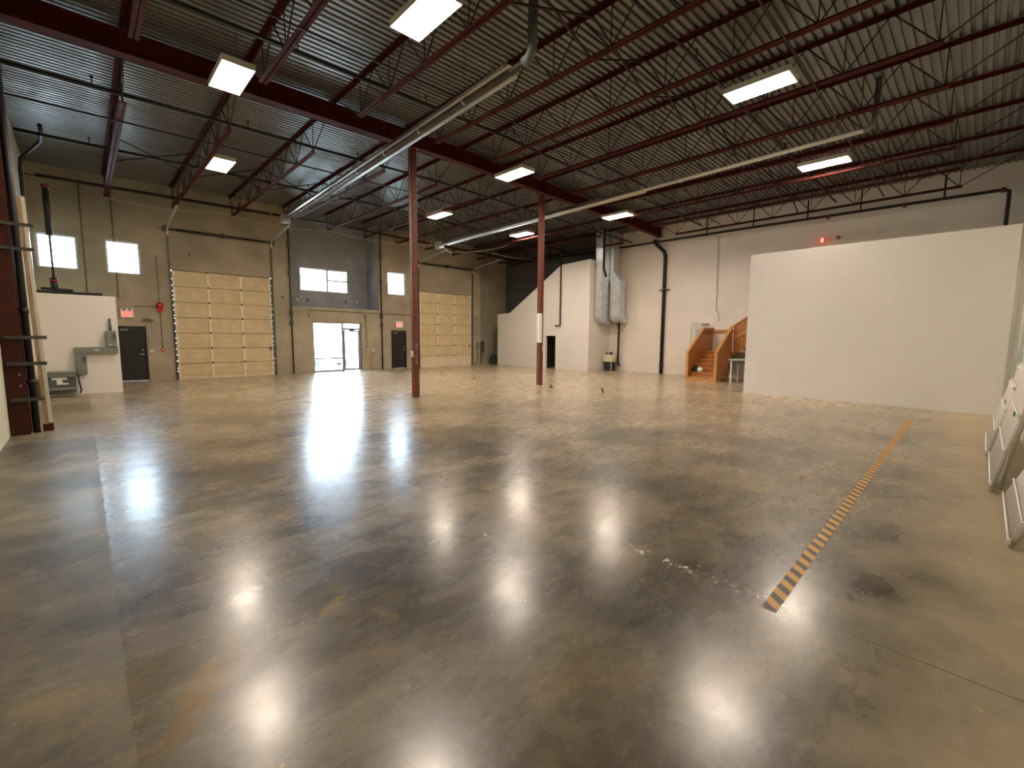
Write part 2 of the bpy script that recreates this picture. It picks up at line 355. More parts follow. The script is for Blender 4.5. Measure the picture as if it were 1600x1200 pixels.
# ================================================================== SETTING
struct(MB().box(XL-0.3, XR+0.3, YN-0.3, YD+0.25, -0.25, 0).box(18.65, XR+0.3, YD+0.25, YD+0.8, -0.25, 0).build('floor', MT['floor']), 'stained polished concrete slab floor of the whole warehouse', 'floor')
struct(MB().poly([(-40, YD+0.26, -0.02), (70, YD+0.26, -0.02), (70, 75, -2.9), (-40, 75, -2.9)], [(0,1,2,3)]).build('trim_yard', MT['asphalt']), 'pale sunlit yard outside the glass door', 'yard')

def deck():
    m = MB(); xs = [XL-0.1, 9.0, XR+0.1]; rows = []
    y = YN-0.1; prof = [(0, 0), (0.080, 0), (0.092, 0.05), (0.140, 0.05)]
    while y < YB+0.2:
        for dy, dz in prof: rows.append((y+dy, dz))
        y += 0.152
    pts = []; fs = []
    for (yy, dz) in rows:
        for x in xs: pts.append((x, yy, DECK+zo(x)+dz))
    for i in range(len(rows)-1):
        for j in range(2): fs.append((i*3+j, i*3+j+1, (i+1)*3+j+1, (i+1)*3+j))
    m.poly(pts, fs)
    n = len(pts); top = []
    for (yy) in (rows[0][0], rows[-1][0]):
        for x in xs: top.append((x, yy, DECK+zo(x)+0.12))
    m.poly(top, [(0,1,4,3),(1,2,5,4)])
    return m
struct(deck().build('ceiling', MT['deck']), 'corrugated galvanised steel roof deck overhead', 'ceiling')

struct(MB().box(XL-0.25, XL, YN-0.25, YD+0.25, 0, 7.9).build('wall_left', MT['left_wall']), 'pale painted concrete wall along the left edge', 'wall')
struct(MB().box(XL-0.25, XR+0.25, YN-0.25, YN, 0, 7.9).build('wall_near', MT['left_wall']), 'pale wall at right edge behind the leaning wire panels', 'wall')
struct(MB().box(XR, XR+0.25, YN-0.25, 14.65, 0, 7.9).build('wall_right', MT['white_wall']), 'cream painted wall on the right behind the stairs', 'wall')
struct(MB().box(XR, XR+0.25, 14.65, YD+0.9, 0, 7.9).build('wall_right_corner', MT['grey_wall']), 'charcoal far end of the right wall above the sloped partition', 'wall')
struct(holed(XL-0.25, 7.3, 0, 7.9, [(-0.95,0.09,4.13,5.32),(0.84,1.84,4.11,5.33),(0.94,1.84,0,2.14),(2.75,6.46,0,4.43)], YD, YD+0.25).build('wall_far', MT['concrete']), 'bare concrete wall around the large roll-up door and left windows', 'wall')
struct(holed(7.3, 11.75, 0, 3.2, [(8.25,10.73,0,2.48)], YD, YD+0.25).build('wall_far_entry', MT['concrete']), 'stained concrete wall around the glass entrance', 'wall')
struct(holed(7.3, 11.75, 3.2, 7.9, [(8.16,10.68,4.09,5.28)], YB, YB+0.2).build('wall_far_recess', MT['concrete_grey']), 'recessed grey concrete wall around the upper two-light window', 'wall')
struct(MB().box(7.1, 7.3, YD+0.25, YB+0.2, 3.0, 7.9).box(7.3, 11.75, YD+0.25, YB+0.2, 3.0, 3.2).build('wall_far_ledge', MT['concrete_grey']), 'concrete ledge under the recessed upper window', 'wall')
struct(MB().box(11.75, 11.95, YD+0.25, YB+0.2, 3.0, 7.9).build('wall_far_return', MT['concrete_grey']), 'daylit grey return wall right of the upper window', 'wall')
struct(holed(11.75, 18.85, 0, 7.9, [(12.32,13.42,4.09,5.33),(12.44,13.38,0,2.13),(14.25,18.15,0,4.41)], YD, YD+0.25).build('wall_far_centre', MT['concrete']), 'bare concrete wall around the smaller roll-up door', 'wall')
struct(MB().box(18.85, XR+0.25, YD+0.5, YD+0.75, 0, 7.9).box(18.65, 18.85, YD+0.25, YD+0.75, 0, 7.9).build('wall_far_corner', MT['concrete']), 'concrete wall stepped back in the far corner', 'wall')
# partitions
struct(MB().box(16.05, 16.2, -0.38, 5.52, 0, 4.55).build('wall_partition', MT['partition'], bevel=0.004), 'large plain off-white partition wall on the right', 'partition')
lowp = MB().prism([(14.65,0),(16.98,0),(16.98,1.9),(17.75,1.9),(17.75,0),(21.95,0),(21.95,3.26),(20.8,3.31),(16.65,5.82),(14.65,5.92)], 'x', 19.6, 19.75)
struct(lowp.build('wall_low_partition', MT['partition']), 'cream partition with a sloping top edge and small door opening', 'partition')
struct(MB().box(19.75, XR, 14.65, 14.8, 0, 5.9).build('wall_low_partition_return', MT['partition']), 'short return of the sloped-top partition beside the sink', 'partition')
struct(MB().box(19.75, 21.4, 16.4, 16.5, 0, 2.4).box(19.75, 21.4, 18.2, 18.3, 0, 2.4).box(21.3, 21.4, 16.5, 18.2, 0, 2.4).box(19.75, 21.4, 16.4, 18.3, 2.4, 2.5).build('wall_closet', MT['dark_hole']), 'dark brown closet interior seen through the small opening', 'closet')
struct(MB().prism([(XL, 18.95), (0.84, 18.95), (0.84, YD), (0.72, YD), (0.72, 19.07), (XL, 19.07)], 'z', 0, 2.95).box(XL, 0.84, 18.95, YD, 2.95, 3.0).build('wall_enclosure', MT['partition']), 'low cream box room in the left far corner', 'enclosure')

# windows -----------------------------------------------------------
def window(i, x0, x1, z0, z1, y, mullions, label, t=0.06):
    r = thing('window_%d' % i, ((x0+x1)/2, y, z0), label, 'window', kind='structure')
    f = MB()
    f.box(x0, x0+t, y, y+0.09, z0, z1).box(x1-t, x1, y, y+0.09, z0, z1).box(x0+t, x1-t, y, y+0.09, z0, z0+t).box(x0+t, x1-t, y, y+0.09, z1-t, z1)
    f.build('window_frame', MT['bluewhite'], r)
    for a in mullions: MB().box(*a).build('mullion', MT['frame_alu'], r)
    MB().box(x0+t, x1-t, y+0.035, y+0.045, z0+t, z1-t).build('pane', MT['glass'], r)
window(1, -0.95, 0.09, 4.13, 5.32, YD+0.12, [], 'leftmost square high window, crossed by a black pipe')
window(2, 0.84, 1.84, 4.11, 5.33, YD+0.12, [], 'square high window above the left black door')
window(3, 8.16, 10.68, 4.09, 5.28, YB+0.06, [(9.50,9.60,YB+0.02,YB+0.14,4.15,5.22),(9.60,10.62,YB+0.02,YB+0.14,4.67,4.75)], 'wide recessed window with a divided right light')
window(4, 12.32, 13.42, 4.09, 5.33, YD+0.12, [], 'small high window above the right black door')

# doors -------------------------------------------------------------
def steel_door(i, x0, x1, h, label, hx, closer=True):
    r = thing('door_%d' % i, ((x0+x1)/2, YD, 0), label, 'door', kind='structure'); y = YD+0.03
    MB().box(x0, x0+0.045, YD-0.01, y+0.1, 0, h).box(x1-0.045, x1, YD-0.01, y+0.1, 0, h).box(x0+0.045, x1-0.045, YD-0.01, y+0.1, h-0.045, h).build('door_frame', MT['blackdoor'], r)
    MB().box(x0+0.043, x1-0.043, y, y+0.045, 0.03, h-0.043).build('door_leaf', MT['blackdoor'], r, bevel=0.003)
    MB().lathe((hx, y, 1.05), [(0.028, 0), (0.028, -0.02), (0.012, -0.02), (0.012, -0.05)], 14, 'y').bar((hx+0.01, y-0.05, 1.05), (hx-0.12, y-0.05, 1.05), 0.02, 0.02).build('door_handle', MT['galv'], r)
    MB().lathe((hx, y, 1.22), [(0.03, 0), (0.026, -0.02), (0.01, -0.022)], 14, 'y').build('deadbolt', MT['galv'], r)
    MB().box(x0+0.05, x1-0.05, y-0.005, y+0.05, 0.0, 0.028).build('door_sweep', MT['galv'], r)
    if closer: MB().box(x0+0.12, x0+0.34, y-0.05, y, h-0.17, h-0.11).bar((x0+0.3, y-0.03, h-0.10), (x0+0.55, y-0.03, h-0.07), 0.02, 0.012).build('door_closer', MT['grey_box'], r)
    return r
steel_door(1, 0.94, 1.84, 2.14, 'plain black door beside the cream box room', 1.70)
steel_door(4, 12.44, 13.38, 2.13, 'plain black door just left of the nearer red post', 13.25)

def rollup(i, x0, x1, h, ncol, label, pale_bottom, sy=7):
    r = thing('door_%d' % i, ((x0+x1)/2, YD, 0), label, 'roll-up door', kind='structure'); y = YD+0.06
    a, b = x0+0.04, x1-0.04; sh = (h-0.03)/sy
    for k in range(sy):
        z0 = 0.02+k*sh; z1 = z0+sh-0.012; m = MB()
        m.box(a, b, y, y+0.03, z0, z1)
        for t in (0.0, 0.24, 0.70, 0.955):            # pressed horizontal ribs
            zz = z0+t*(z1-z0); m.box(a+0.03, b-0.03, y-(0.022 if t in (0.0, 0.955) else 0.018), y, zz, zz+0.022)
        m.build('door_panel', MT['roll_pale'] if (pale_bottom and k == 0) else MT['roll'], r, bevel=0.002)
        if pale_bottom and k == 0: r.children[-1]['label'] = 'paler newer bottom panel'
    MB().box(a, b, y+0.03, y+0.05, 0.02, h).build('gap_darkening_sheet', MT['dark_steel'], r)  # added dark sheet: darkens the panel gaps and stops daylight leaking through
    m = MB(); random.seed(i)
    for xx in (x0, b):
        z = 0.0
        while z < h-0.1:
            dz = 0.10+random.random()*0.22; m.box(xx, xx+0.04, y+0.01, y+0.03, z, min(h, z+dz)); z += dz+0.008+random.random()*0.008
    m.build('side_seal', MT['black'], r)
    w = (b-a)/ncol
    for k in range(ncol+1):
        xx = a + k*w - (0.0 if k == 0 else 0.08 if k == ncol else 0.04)
        for q in range(sy):
            z0 = 0.02+q*sh
            MB().box(xx, xx+0.075, y-0.035, y-0.002, z0+0.02, z0+sh-0.03).build('door_stile', MT['stile'], r)
            if not (k in (0, ncol)):
                MB().box(xx+0.01, xx+0.065, y-0.045, y-0.036, z0+sh-0.05, z0+sh+0.04).build('hinge', MT['dark_steel'], r)
    for s, xx in ((-1, x0-0.05), (1, x1)):
        MB().box(xx, xx+0.05, YD-0.07, YD-0.002, 0, 5.75).build('door_track', MT['dark_steel'], r)
        m = MB()
        px = xx+0.025
        pts = [(px, YD-0.05, 5.75), (px, YD-0.12, 5.95), (px, YD-0.3, 6.08), (px, YD-2.7, 6.34)]
        for p, q in zip(pts, pts[1:]): m.bar(p, q, 0.05, 0.07)
        m.build('horizontal_track', MT['galv'], r)
    MB().tube([(x0-0.15, YD-0.16, 5.98), (x1+0.15, YD-0.16, 5.98)], 0.03, 10).tube([(x0+0.25, YD-0.16, 5.98), (x1-0.25, YD-0.16, 5.98)], 0.05, 12).build('torsion_shaft', MT['black'], r)
    for xx in (x0-0.1, (x0+x1)/2, x1+0.1): MB().box(xx-0.05, xx+0.05, YD-0.2, YD-0.001, 5.90, 6.09).build('shaft_bracket', MT['dark_steel'], r)
    MB().box(a, b, y-0.03, y+0.05, 0.0, 0.02).build('bottom_seal', MT['stile'], r)
    MB().box(b-0.16, b-0.10, y-0.07, y-0.036, 1.15, 1.3).build('slide_latch', MT['dark_steel'], r)
    return r
rollup(2, 2.75, 6.46, 4.43, 3, 'large closed beige sectional roll-up door on the left', False)
rollup(5, 14.25, 18.15, 4.41, 3, 'smaller-looking beige roll-up door with a paler bottom panel', True)

d3 = thing('door_3', (9.5, YD, 0), 'glazed entrance with a bright sidelight and glass door', 'glass door', kind='structure'); ys = YD+0.10
fr = MB(); x0, x1, h, xm = 8.25, 10.73, 2.48, 9.74
for q in ((x0,x0+0.05,0,h),(x1-0.09,x1,0,h),(x0+0.05,xm-0.05,h-0.05,h),(xm+0.05,x1-0.09,h-0.05,h),(xm-0.05,xm+0.05,0,h),(x0+0.05,xm-0.05,0,0.08),(x0+0.05,xm-0.05,0.64,0.71),(xm+0.05,x1-0.09,2.12,2.22)):
    fr.box(q[0], q[1], ys, ys+0.09, q[2], q[3])
fr.build('door_frame', MT['frame_alu'], d3)
MB().box(x0+0.05, xm-0.03, ys+0.04, ys+0.05, 0.06, 0.66).build('lower_pane', MT['glass'], d3)
MB().box(x0+0.05, xm-0.03, ys+0.04, ys+0.05, 0.70, h-0.05).build('upper_pane', MT['glass'], d3)
MB().box(xm+0.03, x1-0.05, ys+0.04, ys+0.05, 2.19, h-0.05).build('transom_pane', MT['glass'], d3)
lf = MB()
for q in ((xm+0.055,xm+0.13,0.02,2.11),(x1-0.17,x1-0.095,0.02,2.11),(xm+0.13,x1-0.17,2.03,2.11),(xm+0.13,x1-0.17,0.02,0.12)): lf.box(q[0], q[1], ys+0.02, ys+0.06, q[2], q[3])
lf = lf.build('door_leaf', MT['frame_alu'], d3)
MB().box(xm+0.10, x1-0.12, ys+0.035, ys+0.045, 0.10, 2.07).build('leaf_pane', MT['glass'], lf)
MB().box(xm+0.08, xm+0.13, ys-0.03, ys+0.02, 0.95, 1.1).bar((xm+0.1, ys-0.03, 1.02), (xm+0.2, ys-0.03, 1.02), 0.02, 0.02).build('door_handle', MT['galv'], lf)
MB().box(xm+0.35, xm+0.62, ys-0.05, ys+0.0, 2.09, 2.16).bar((xm+0.5, ys-0.04, 2.16), (xm+0.8, ys-0.04, 2.17), 0.02, 0.015).build('door_closer', MT['dark_steel'], d3)

d6 = thing('door_6', (XR, 9.5, 0), 'cream door with a small window behind the wooden stairs', 'door', kind='structure')
MB().box(XR-0.04, XR, 8.9, 8.97, 0, 2.42).box(XR-0.04, XR, 9.93, 10.0, 0, 2.42).box(XR-0.04, XR, 8.97, 9.93, 2.35, 2.42).build('door_frame', MT['cream_metal'], d6)
MB().box(XR-0.03, XR-0.005, 8.98, 9.30, 0.02, 2.34).box(XR-0.03, XR-0.005, 9.72, 9.92, 0.02, 2.34).box(XR-0.03, XR-0.005, 9.30, 9.72, 0.02, 1.3).box(XR-0.03, XR-0.005, 9.30, 9.72, 2.26, 2.34).build('door_leaf', MT['cream_metal'], d6)
MB().box(XR-0.02, XR-0.012, 9.30, 9.72, 1.3, 2.26).build('door_window', mat('bluish_wired_glass', (0.42, 0.46, 0.52), 0.2), d6)
MB().box(XR-0.11, XR-0.04, 9.1, 9.4, 2.44, 2.53).bar((XR-0.08, 9.4, 2.52), (XR-0.08, 9.95, 2.55), 0.03, 0.015).build('door_closer', mat('brass_closer', (0.30, 0.27, 0.12), 0.4, 0.4), d6)

# ================================================================== STEEL
gird = thing('steel_girder', (XL, GY, 7.1), 'long deep dark red steel girder crossing the ceiling over the posts', 'girder')
def girder_seg(z0, z1, y0, y1, name):
    m = MB(); xs = [XL+0.01, 9.0, XR-0.01]; p = []
    for x in xs: p += [(x, y0, z0+zo(x)), (x, y1, z0+zo(x)), (x, y1, z1+zo(x)), (x, y0, z1+zo(x))]
    f = [(0,1,2,3), (11,10,9,8)]
    for i in (0, 4):
        for k in range(4): f.append((i+k, i+(k+1)%4, i+4+(k+1)%4, i+4+k))
    return m.poly(p, f).build(name, MT['red'], gird)
girder_seg(7.200, 7.222, GY-0.13, GY+0.13, 'bottom_flange'); girder_seg(7.222, 7.60, GY-0.012, GY+0.012, 'girder_web'); girder_seg(7.60, 7.622, GY-0.13, GY+0.13, 'top_flange')
for x in (7.19, 12.66): 
    for s in (-1, 1): MB().box(x-0.006, x+0.006, GY+s*0.07-0.055, GY+s*0.07+0.055, 7.222+zo(x), 7.60+zo(x)).build('stiffener_plate', MT['red'], gird)

def post(x, label, sign):
    t = thing('steel_post', (x, GY, 0), label, 'post'); zt = 7.2+zo(x)
    MB().box(x-0.088, x+0.088, GY-0.088, GY+0.088, 0, zt-0.02).build('shaft', MT['red_col'], t, bevel=0.012)
    MB().box(x-0.16, x+0.16, GY-0.12, GY+0.12, zt-0.02, zt-0.001).build('cap_plate', MT['red_col'], t)
    if sign == 'switch':
        MB().box(x-0.135, x-0.089, GY-0.06, GY+0.05, 1.22, 1.40).box(x-0.145, x-0.135, GY-0.03, GY+0.02, 1.27, 1.35).build('switch_box', MT['cream_metal'], t)
        MB().tube([(x-0.1, GY-0.03, 1.40), (x-0.1, GY-0.03, 7.1)], 0.009, 6).build('conduit', MT['cream_metal'], t)
        random.seed(3); sm = mat('scuffed_primer', (0.30, 0.13, 0.11), 0.6, noise=0.3, scale=20)
        for q in range(5):
            z = 1.0+q*0.12+random.random()*0.05; w = 0.04+random.random()*0.06
            MB().box(x-0.02-w/2+0.03*random.random(), x-0.02+w/2, GY-0.0895, GY-0.0885, z, z+0.07+random.random()*0.06).build('scuff_mark', sm, t)
    else:
        MB().box(x-0.098, x-0.088, GY-0.09, GY+0.08, 1.62, 2.72).box(x-0.098, x+0.01, GY-0.098, GY-0.088, 1.62, 2.72).build('white_sheet', MT['white'], t)
        MB().box(x+0.03, x+0.07, GY-0.135, GY-0.09, 1.28, 1.52).build('switch_box', MT['cream_metal'], t)
post(7.19, 'red-brown square steel post nearer the camera, pale scuffs low down', 'switch')
post(12.66, 'red-brown square steel post farther away, white sheet wrapped at mid height', 'sheet')

# open-web joists: both spans
JX = [0.97, 2.95, 4.96, 7.07, 9.0, 10.9, 12.7, 14.6, 16.5, 18.4, 20.3]
def joist(ya, yb, ba, bb, nb):                        # top chord ya..yb, bottom chord ba..bb with nb panel points
    r = thing('roof_joist', (JX[0], (ya+yb)/2, DECK-0.02), '', 'roof joist'); x = JX[0]; zt = DECK-0.035; zb = 6.90
    m = MB()
    for s in (-1, 1):
        m.box(x+s*0.012, x+s*0.080, ya, yb, zt+0.024, zt+0.031); m.box(x+s*0.012, x+s*0.018, ya, yb, zt-0.045, zt+0.024)
    m.build('top_chord', MT['red'], r)
    m = MB()
    for s in (-1, 1):
        m.box(x+s*0.010, x+s*0.075, ba, bb, zb-0.006, zb); m.box(x+s*0.010, x+s*0.016, ba, bb, zb, zb+0.062)
    m.build('bottom_chord', MT['red'], r)
    unit = MB(); unit.tube([(0,0,-0.5), (0,0,0.5)], 1.0, 6); u = None
    def rod(a, b, rad):
        nonlocal u
        a, b = Vector(a), Vector(b); d = b-a
        if u is None:
            u = unit.build('web_rod', MT['rod'], None); o = u
        else:
            o = u.copy(); COL.objects.link(o)
        o.parent = r; o.location = (a+b)/2 - r.location; o.rotation_mode = 'QUATERNION'
        o.rotation_quaternion = Vector((0,0,1)).rotation_difference(d.normalized()); o.scale = (rad, rad, d.length)
    pts = [ba+0.06+(bb-ba-0.12)*k/(nb-1) for k in range(nb)]; mids = [(p+q)/2 for p, q in zip(pts, pts[1:])]
    rod((x, ya+0.15, zt), (x, pts[0], zb+0.02), 0.013); rod((x, yb-0.15, zt), (x, pts[-1], zb+0.02), 0.013)
    for k, p in enumerate(pts):
        rod((x, p, zb+0.02), (x, p, zt), 0.011)
        if k < nb-1:
            rod((x, p, zb+0.02), (x, mids[k], zt), 0.014); rod((x, mids[k], zt), (x, pts[k+1], zb+0.02), 0.014)
    return r
near_j = joist(YN+0.02, GY-0.02, 0.9, 10.35, 8); far_j = joist(GY+0.02, YD-0.01, 13.15, 22.6, 8)
for i, x in enumerate(JX):
    for side, proto in (('near', near_j), ('far', far_j)):
        o = proto if i == 0 else copy_tree(proto)
        o.location = (x, o.location.y, DECK-0.02+zo(x))
        where = 'on the camera side' if side == 'near' else 'on the far side'
        o['label'] = 'dark red roof joist %s of the girder, %s from the left' % (where, ORD[i])
        o['group'] = 'roof joists on the camera side' if side == 'near' else 'roof joists on the far side'
# crossed bridging between joists
first = None
for yv, where in ((5.4, 'camera side of the girder'), (17.9, 'far side of the girder')):
    for i in range(len(JX)-1):
        x0, x1 = JX[i], JX[i+1]
        r = thing('cross_brace', ((x0+x1)/2, yv, 7.2), 'thin crossed steel brace, %s, between %s and %s joists' % (where, ORD[i], ORD[i+1]), 'cross brace', 'crossed braces on the ' + where)
        MB().bar((x0+0.02, yv-0.02, 7.64+zo(x0)), (x1-0.02, yv-0.02, 6.93+zo(x1)), 0.03, 0.03).build('brace_bar', MT['rod'], r)
        MB().bar((x0+0.02, yv+0.02, 6.93+zo(x0)), (x1-0.02, yv+0.02, 7.64+zo(x1)), 0.03, 0.03).build('brace_bar', MT['rod'], r)
def xrun(y, z, w, name, label, cat, m, x0=XL+0.02, x1=19.8, group=None):
    o = MB(); pts = [(x0, y, z+zo(x0)), (9.0, y, z), (x1, y, z+zo(x1))]
    for a, b in zip(pts, pts[1:]): o.bar(a, b, w, w)
    return tag(o.build(name, m, None, origin=(x0, y, z)), label, cat, group)
for y, lab in ((2.75, 'over the camera end of the hall'), (8.1, 'just camera side of the girder'), (14.4, 'just beyond the girder'), (21.0, 'near the far wall')):
    xrun(y, 6.885, 0.028, 'bridging_bar', 'straight dark steel bar tying the joist bottoms %s' % lab, 'bridging bar', MT['rod'], group='straight ties between joist bottoms')

# ================================================================== PIPES
def sprinkler(y, z, r, x0, x1, label, heads, drop=0.0):
    t = thing('sprinkler_pipe', (x0, y, z), label, 'sprinkler pipe')
    MB().tube([(x0, y, z+zo(x0)*0.8), (9.0 if x1 > 9 else x1, y, z), (x1, y, z+(zo(x1) if x1 > 9 else 0)*0.8)][:3 if x1 > 9 else 2], r, 10).build('pipe_run', MT['black'], t)
    for k in range(heads):
        x = x0+1.4+k*(x1-x0-2)/heads; zz = z+(zo(x))*0.8
        MB().tube([(x, y, zz), (x, y, zz+0.14)], 0.012, 8).lathe((x, y, zz+0.14), [(0.006,0),(0.022,0.01),(0.022,0.03),(0.035,0.05),(0.03,0.052)], 10).build('sprinkler_head', MT['black'], t)
sprinkler(13.25, 7.05, 0.038, -0.9, 21.3, 'black sprinkler branch pipe just beyond the girder', 7)
sprinkler(17.3, 7.05, 0.036, -0.9, 21.3, 'black sprinkler branch pipe midway to the far wall', 7)
sprinkler(9.6, 7.32, 0.034, -0.9, 21.3, 'black sprinkler branch pipe just camera side of the girder', 7)
sprinkler(4.4, 7.32, 0.034, -0.9, 21.3, 'black sprinkler branch pipe nearest the camera', 7)
sprinkler(21.6, 7.02, 0.055, -0.75, 21.3, 'thick black sprinkler main in front of the far wall', 0)

t = thing('sprinkler_pipe', (21.42, -0.1, 6.55), 'black sprinkler main running high along the right wall', 'sprinkler pipe')
MB().tube([(21.25, 22.6, 6.64), (21.25, 8, 6.60), (21.25, 2.0, 6.55), (21.25, 0.0, 6.53), (21.25, -0.12, 6.48), (21.25, -0.13, 6.3), (21.25, -0.13, 4.2)], 0.052, 12).build('pipe_run', MT['black'], t)
for y in (1.35, 5.3, 9.3): MB().tube([(21.25, y, 6.54), (21.25, y, 7.3)], 0.03, 8).build('riser', MT['black'], t)
for y in (0.0, 2.35, 4.6): MB().lathe((21.25, y-0.05, 6.53), [(0.085,0),(0.085,0.1)], 14, 'y').build('coupling', MT['red_col'], t)
for y in (3.6, 7.3, 15.0, 19.0): MB().box(21.23, 21.27, y-0.02, y+0.02, 6.58, 7.4).build('pipe_hanger', MT['rod'], t)
t = thing('drain_pipe', (21.42, 11.4, 0), 'thick black downpipe on the right wall under the girder end', 'drain pipe')
MB().tube([(21.44, 12.05, 6.75), (21.44, 11.9, 6.5), (21.44, 11.48, 6.12), (21.44, 11.42, 5.9), (21.44, 11.40, 0.0)], 0.085, 14).build('pipe_run', MT['black'], t)
MB().lathe((21.44, 11.4, 0.35), [(0.10,0),(0.10,0.2)], 14).build('cleanout', MT['black'], t)
MB().box(21.33, XR-0.001, 11.15, 11.65, 4.22, 4.26).build('pipe_strap', MT['dark_steel'], t)
t = thing('vent_pipe', (19.52, 16.6, 2.47), 'thin black pipe hanging in front of the sloped partition', 'vent pipe')
MB().tube([(19.52, 16.6, 7.44), (19.52, 16.6, 2.50), (19.52, 16.63, 2.47), (19.52, 16.95, 2.47)], 0.038, 10).build('pipe_run', MT['black'], t)
t = thing('vent_pipe', (20.1, 13.9, 5.0), 'black pipe dropping from the roof in front of the metal ducts', 'vent pipe')
MB().tube([(19.8, 13.95, 7.43), (19.8, 13.95, 5.4), (19.92, 13.86, 4.95)], 0.06, 12).build('pipe_run', MT['black'], t)
t = thing('waste_pipe', (21.3, 13.9, 0.3), 'black waste pipe running down from the ducts to the laundry sink', 'waste pipe')
MB().tube([(21.3, 13.9, 2.62), (21.3, 13.9, 0.5), (21.33, 13.9, 0.35), (21.45, 13.9, 0.3)], 0.06, 12).build('pipe_run', MT['black'], t)
MB().box(21.2, XR-0.001, 13.8, 14.0, 2.2, 2.22).build('pipe_strap', MT['white'], t)
# left wall pipes
t = thing('sprinkler_riser', (-0.95, 19.3, 3.05), 'black sprinkler riser on the left wall above the box room', 'sprinkler pipe')
MB().tube([(-0.42, 17.0, 7.1), (-0.42, 17.3, 7.05), (-0.46, 18.0, 6.98), (-0.92, 19.2, 6.75), (-0.95, 19.28, 6.5), (-0.95, 19.3, 3.2), (-0.92, 19.3, 3.08), (0.2, 19.3, 3.06), (0.5, 19.3, 3.06), (0.56, 19.3, 3.06)], 0.045, 10).build('pipe_run', MT['black'], t)
t = thing('sprinkler_riser', (-0.5, 19.45, 3.02), 'thick black riser standing in front of the leftmost window', 'sprinkler pipe')
MB().tube([(-0.5, 19.5, 3.0), (-0.5, 19.5, 3.5)], 0.085, 12).build('base_fitting', MT['black'], t)
MB().tube([(-0.5, 19.5, 3.5), (-0.5, 19.5, 4.75)], 0.028, 10).build('pipe_run', MT['black'], t)
MB().tube([(-0.5, 19.5, 4.75), (-0.5, 19.5, 6.1)], 0.075, 12).build('upper_pipe', MT['black'], t)
MB().tube([(-0.5, 19.5, 6.1), (-0.5, 19.5, 6.2)], 0.09, 12).build('coupling', MT['red_col'], t)
MB().tube([(-0.6, 19.4, 3.42), (-0.4, 19.4, 3.42)], 0.02, 8).build('valve_handle', MT['alarm'], t)
MB().tube([(-0.78, 19.3, 3.16), (-0.1, 19.3, 3.14)], 0.04, 10).build('side_pipe', MT['black'], t)
# left wall column cluster
t = thing('steel_column', (-0.9, 12.0, 0), 'dark red steel column against the left wall', 'column')
MB().box(-1.04, -0.80, 11.92, 12.0, 0, 7.1).build('column_flange', MT['brown_col'], t)
MB().box(-0.93, -0.91, 12.0, 12.26, 0, 7.1).build('column_web', MT['brown_col'], t)
MB().box(-1.04, -0.80, 12.26, 12.34, 0, 7.1).build('rear_flange', MT['brown_col'], t)
MB().lathe((-0.86, 11.92, 1.1), [(0.012,0),(0.012,-0.015)], 8, 'y').lathe((-0.86, 11.92, 0.9), [(0.012,0),(0.012,-0.015)], 8, 'y').build('bolt', MT['galv'], t)
t = thing('drain_pipe', (-0.73, 12.1, 0), 'black drain pipe beside the left wall column', 'drain pipe')
MB().tube([(-0.73, 12.1, 0), (-0.735, 12.1, 4.0), (-0.76, 12.1, 7.1)], 0.052, 12).build('pipe_run', MT['black'], t)
for z in (0.9, 2.2): MB().lathe((-0.73, 12.1, z), [(0.062,0),(0.062,0.1)], 12).build('coupling', MT['black'], t)
t = thing('lumber_plank', (-0.6, 12.25, 0), 'brown and cream lumber plank standing against the left column', 'plank')
MB().bar((-0.60, 12.25, 0.12), (-0.67, 12.25, 4.3), 0.05, 0.12, (0,1,0)).build('plank_board', MT['lumber'], t)
MB().bar((-0.545, 12.25, 0.16), (-0.615, 12.25, 4.3), 0.05, 0.10, (0,1,0)).build('painted_edge', MT['cream_metal'], t)
MB().box(-0.65, -0.51, 12.16, 12.34, 0, 0.13).build('foot_block', MT['brown_col'], t)
for z, x1, lab in ((1.74, -0.47, 'upper grey angle bracket sticking out from the left column above the plank middle'), (1.27, -0.5, 'lower dark bracket sticking out from the left column'), (3.72, -0.5, 'highest dark bracket on the left column beside the window'), (3.30, -0.52, 'dark bracket on the left column just below the highest one'), (0.62, -0.58, 'lowest strap bracket on the left column near the floor')):
    tag(MB().box(-1.0, x1, 11.86, 11.91, z, z+0.045).box(-1.0, x1, 11.905, 11.915, z+0.045, z+0.06).build('angle_bracket', MT['dark_steel'], None, origin=(-0.9, 11.9, z)), lab, 'bracket', 'brackets on the left column')
t = thing('wall_conduit', (-1.0, 15.0, 0), 'pale grey conduit with a switch running up the left wall', 'conduit')
MB().tube([(-0.99, 15.2, 1.4), (-0.99, 15.2, 7.3)], 0.03, 8).tube([(-0.99, 16.4, 2.1), (-0.99, 16.4, 7.3)], 0.02, 8).build('conduit_run', MT['galv'], t)
MB().box(-1.045, -0.86, 14.2, 14.6, 1.05, 1.75).build('disconnect_box', MT['grey_box'], t)
MB().box(-1.045, -0.82, 14.25, 14.5, 1.85, 2.05).build('junction_box', MT['grey_dark'], t)
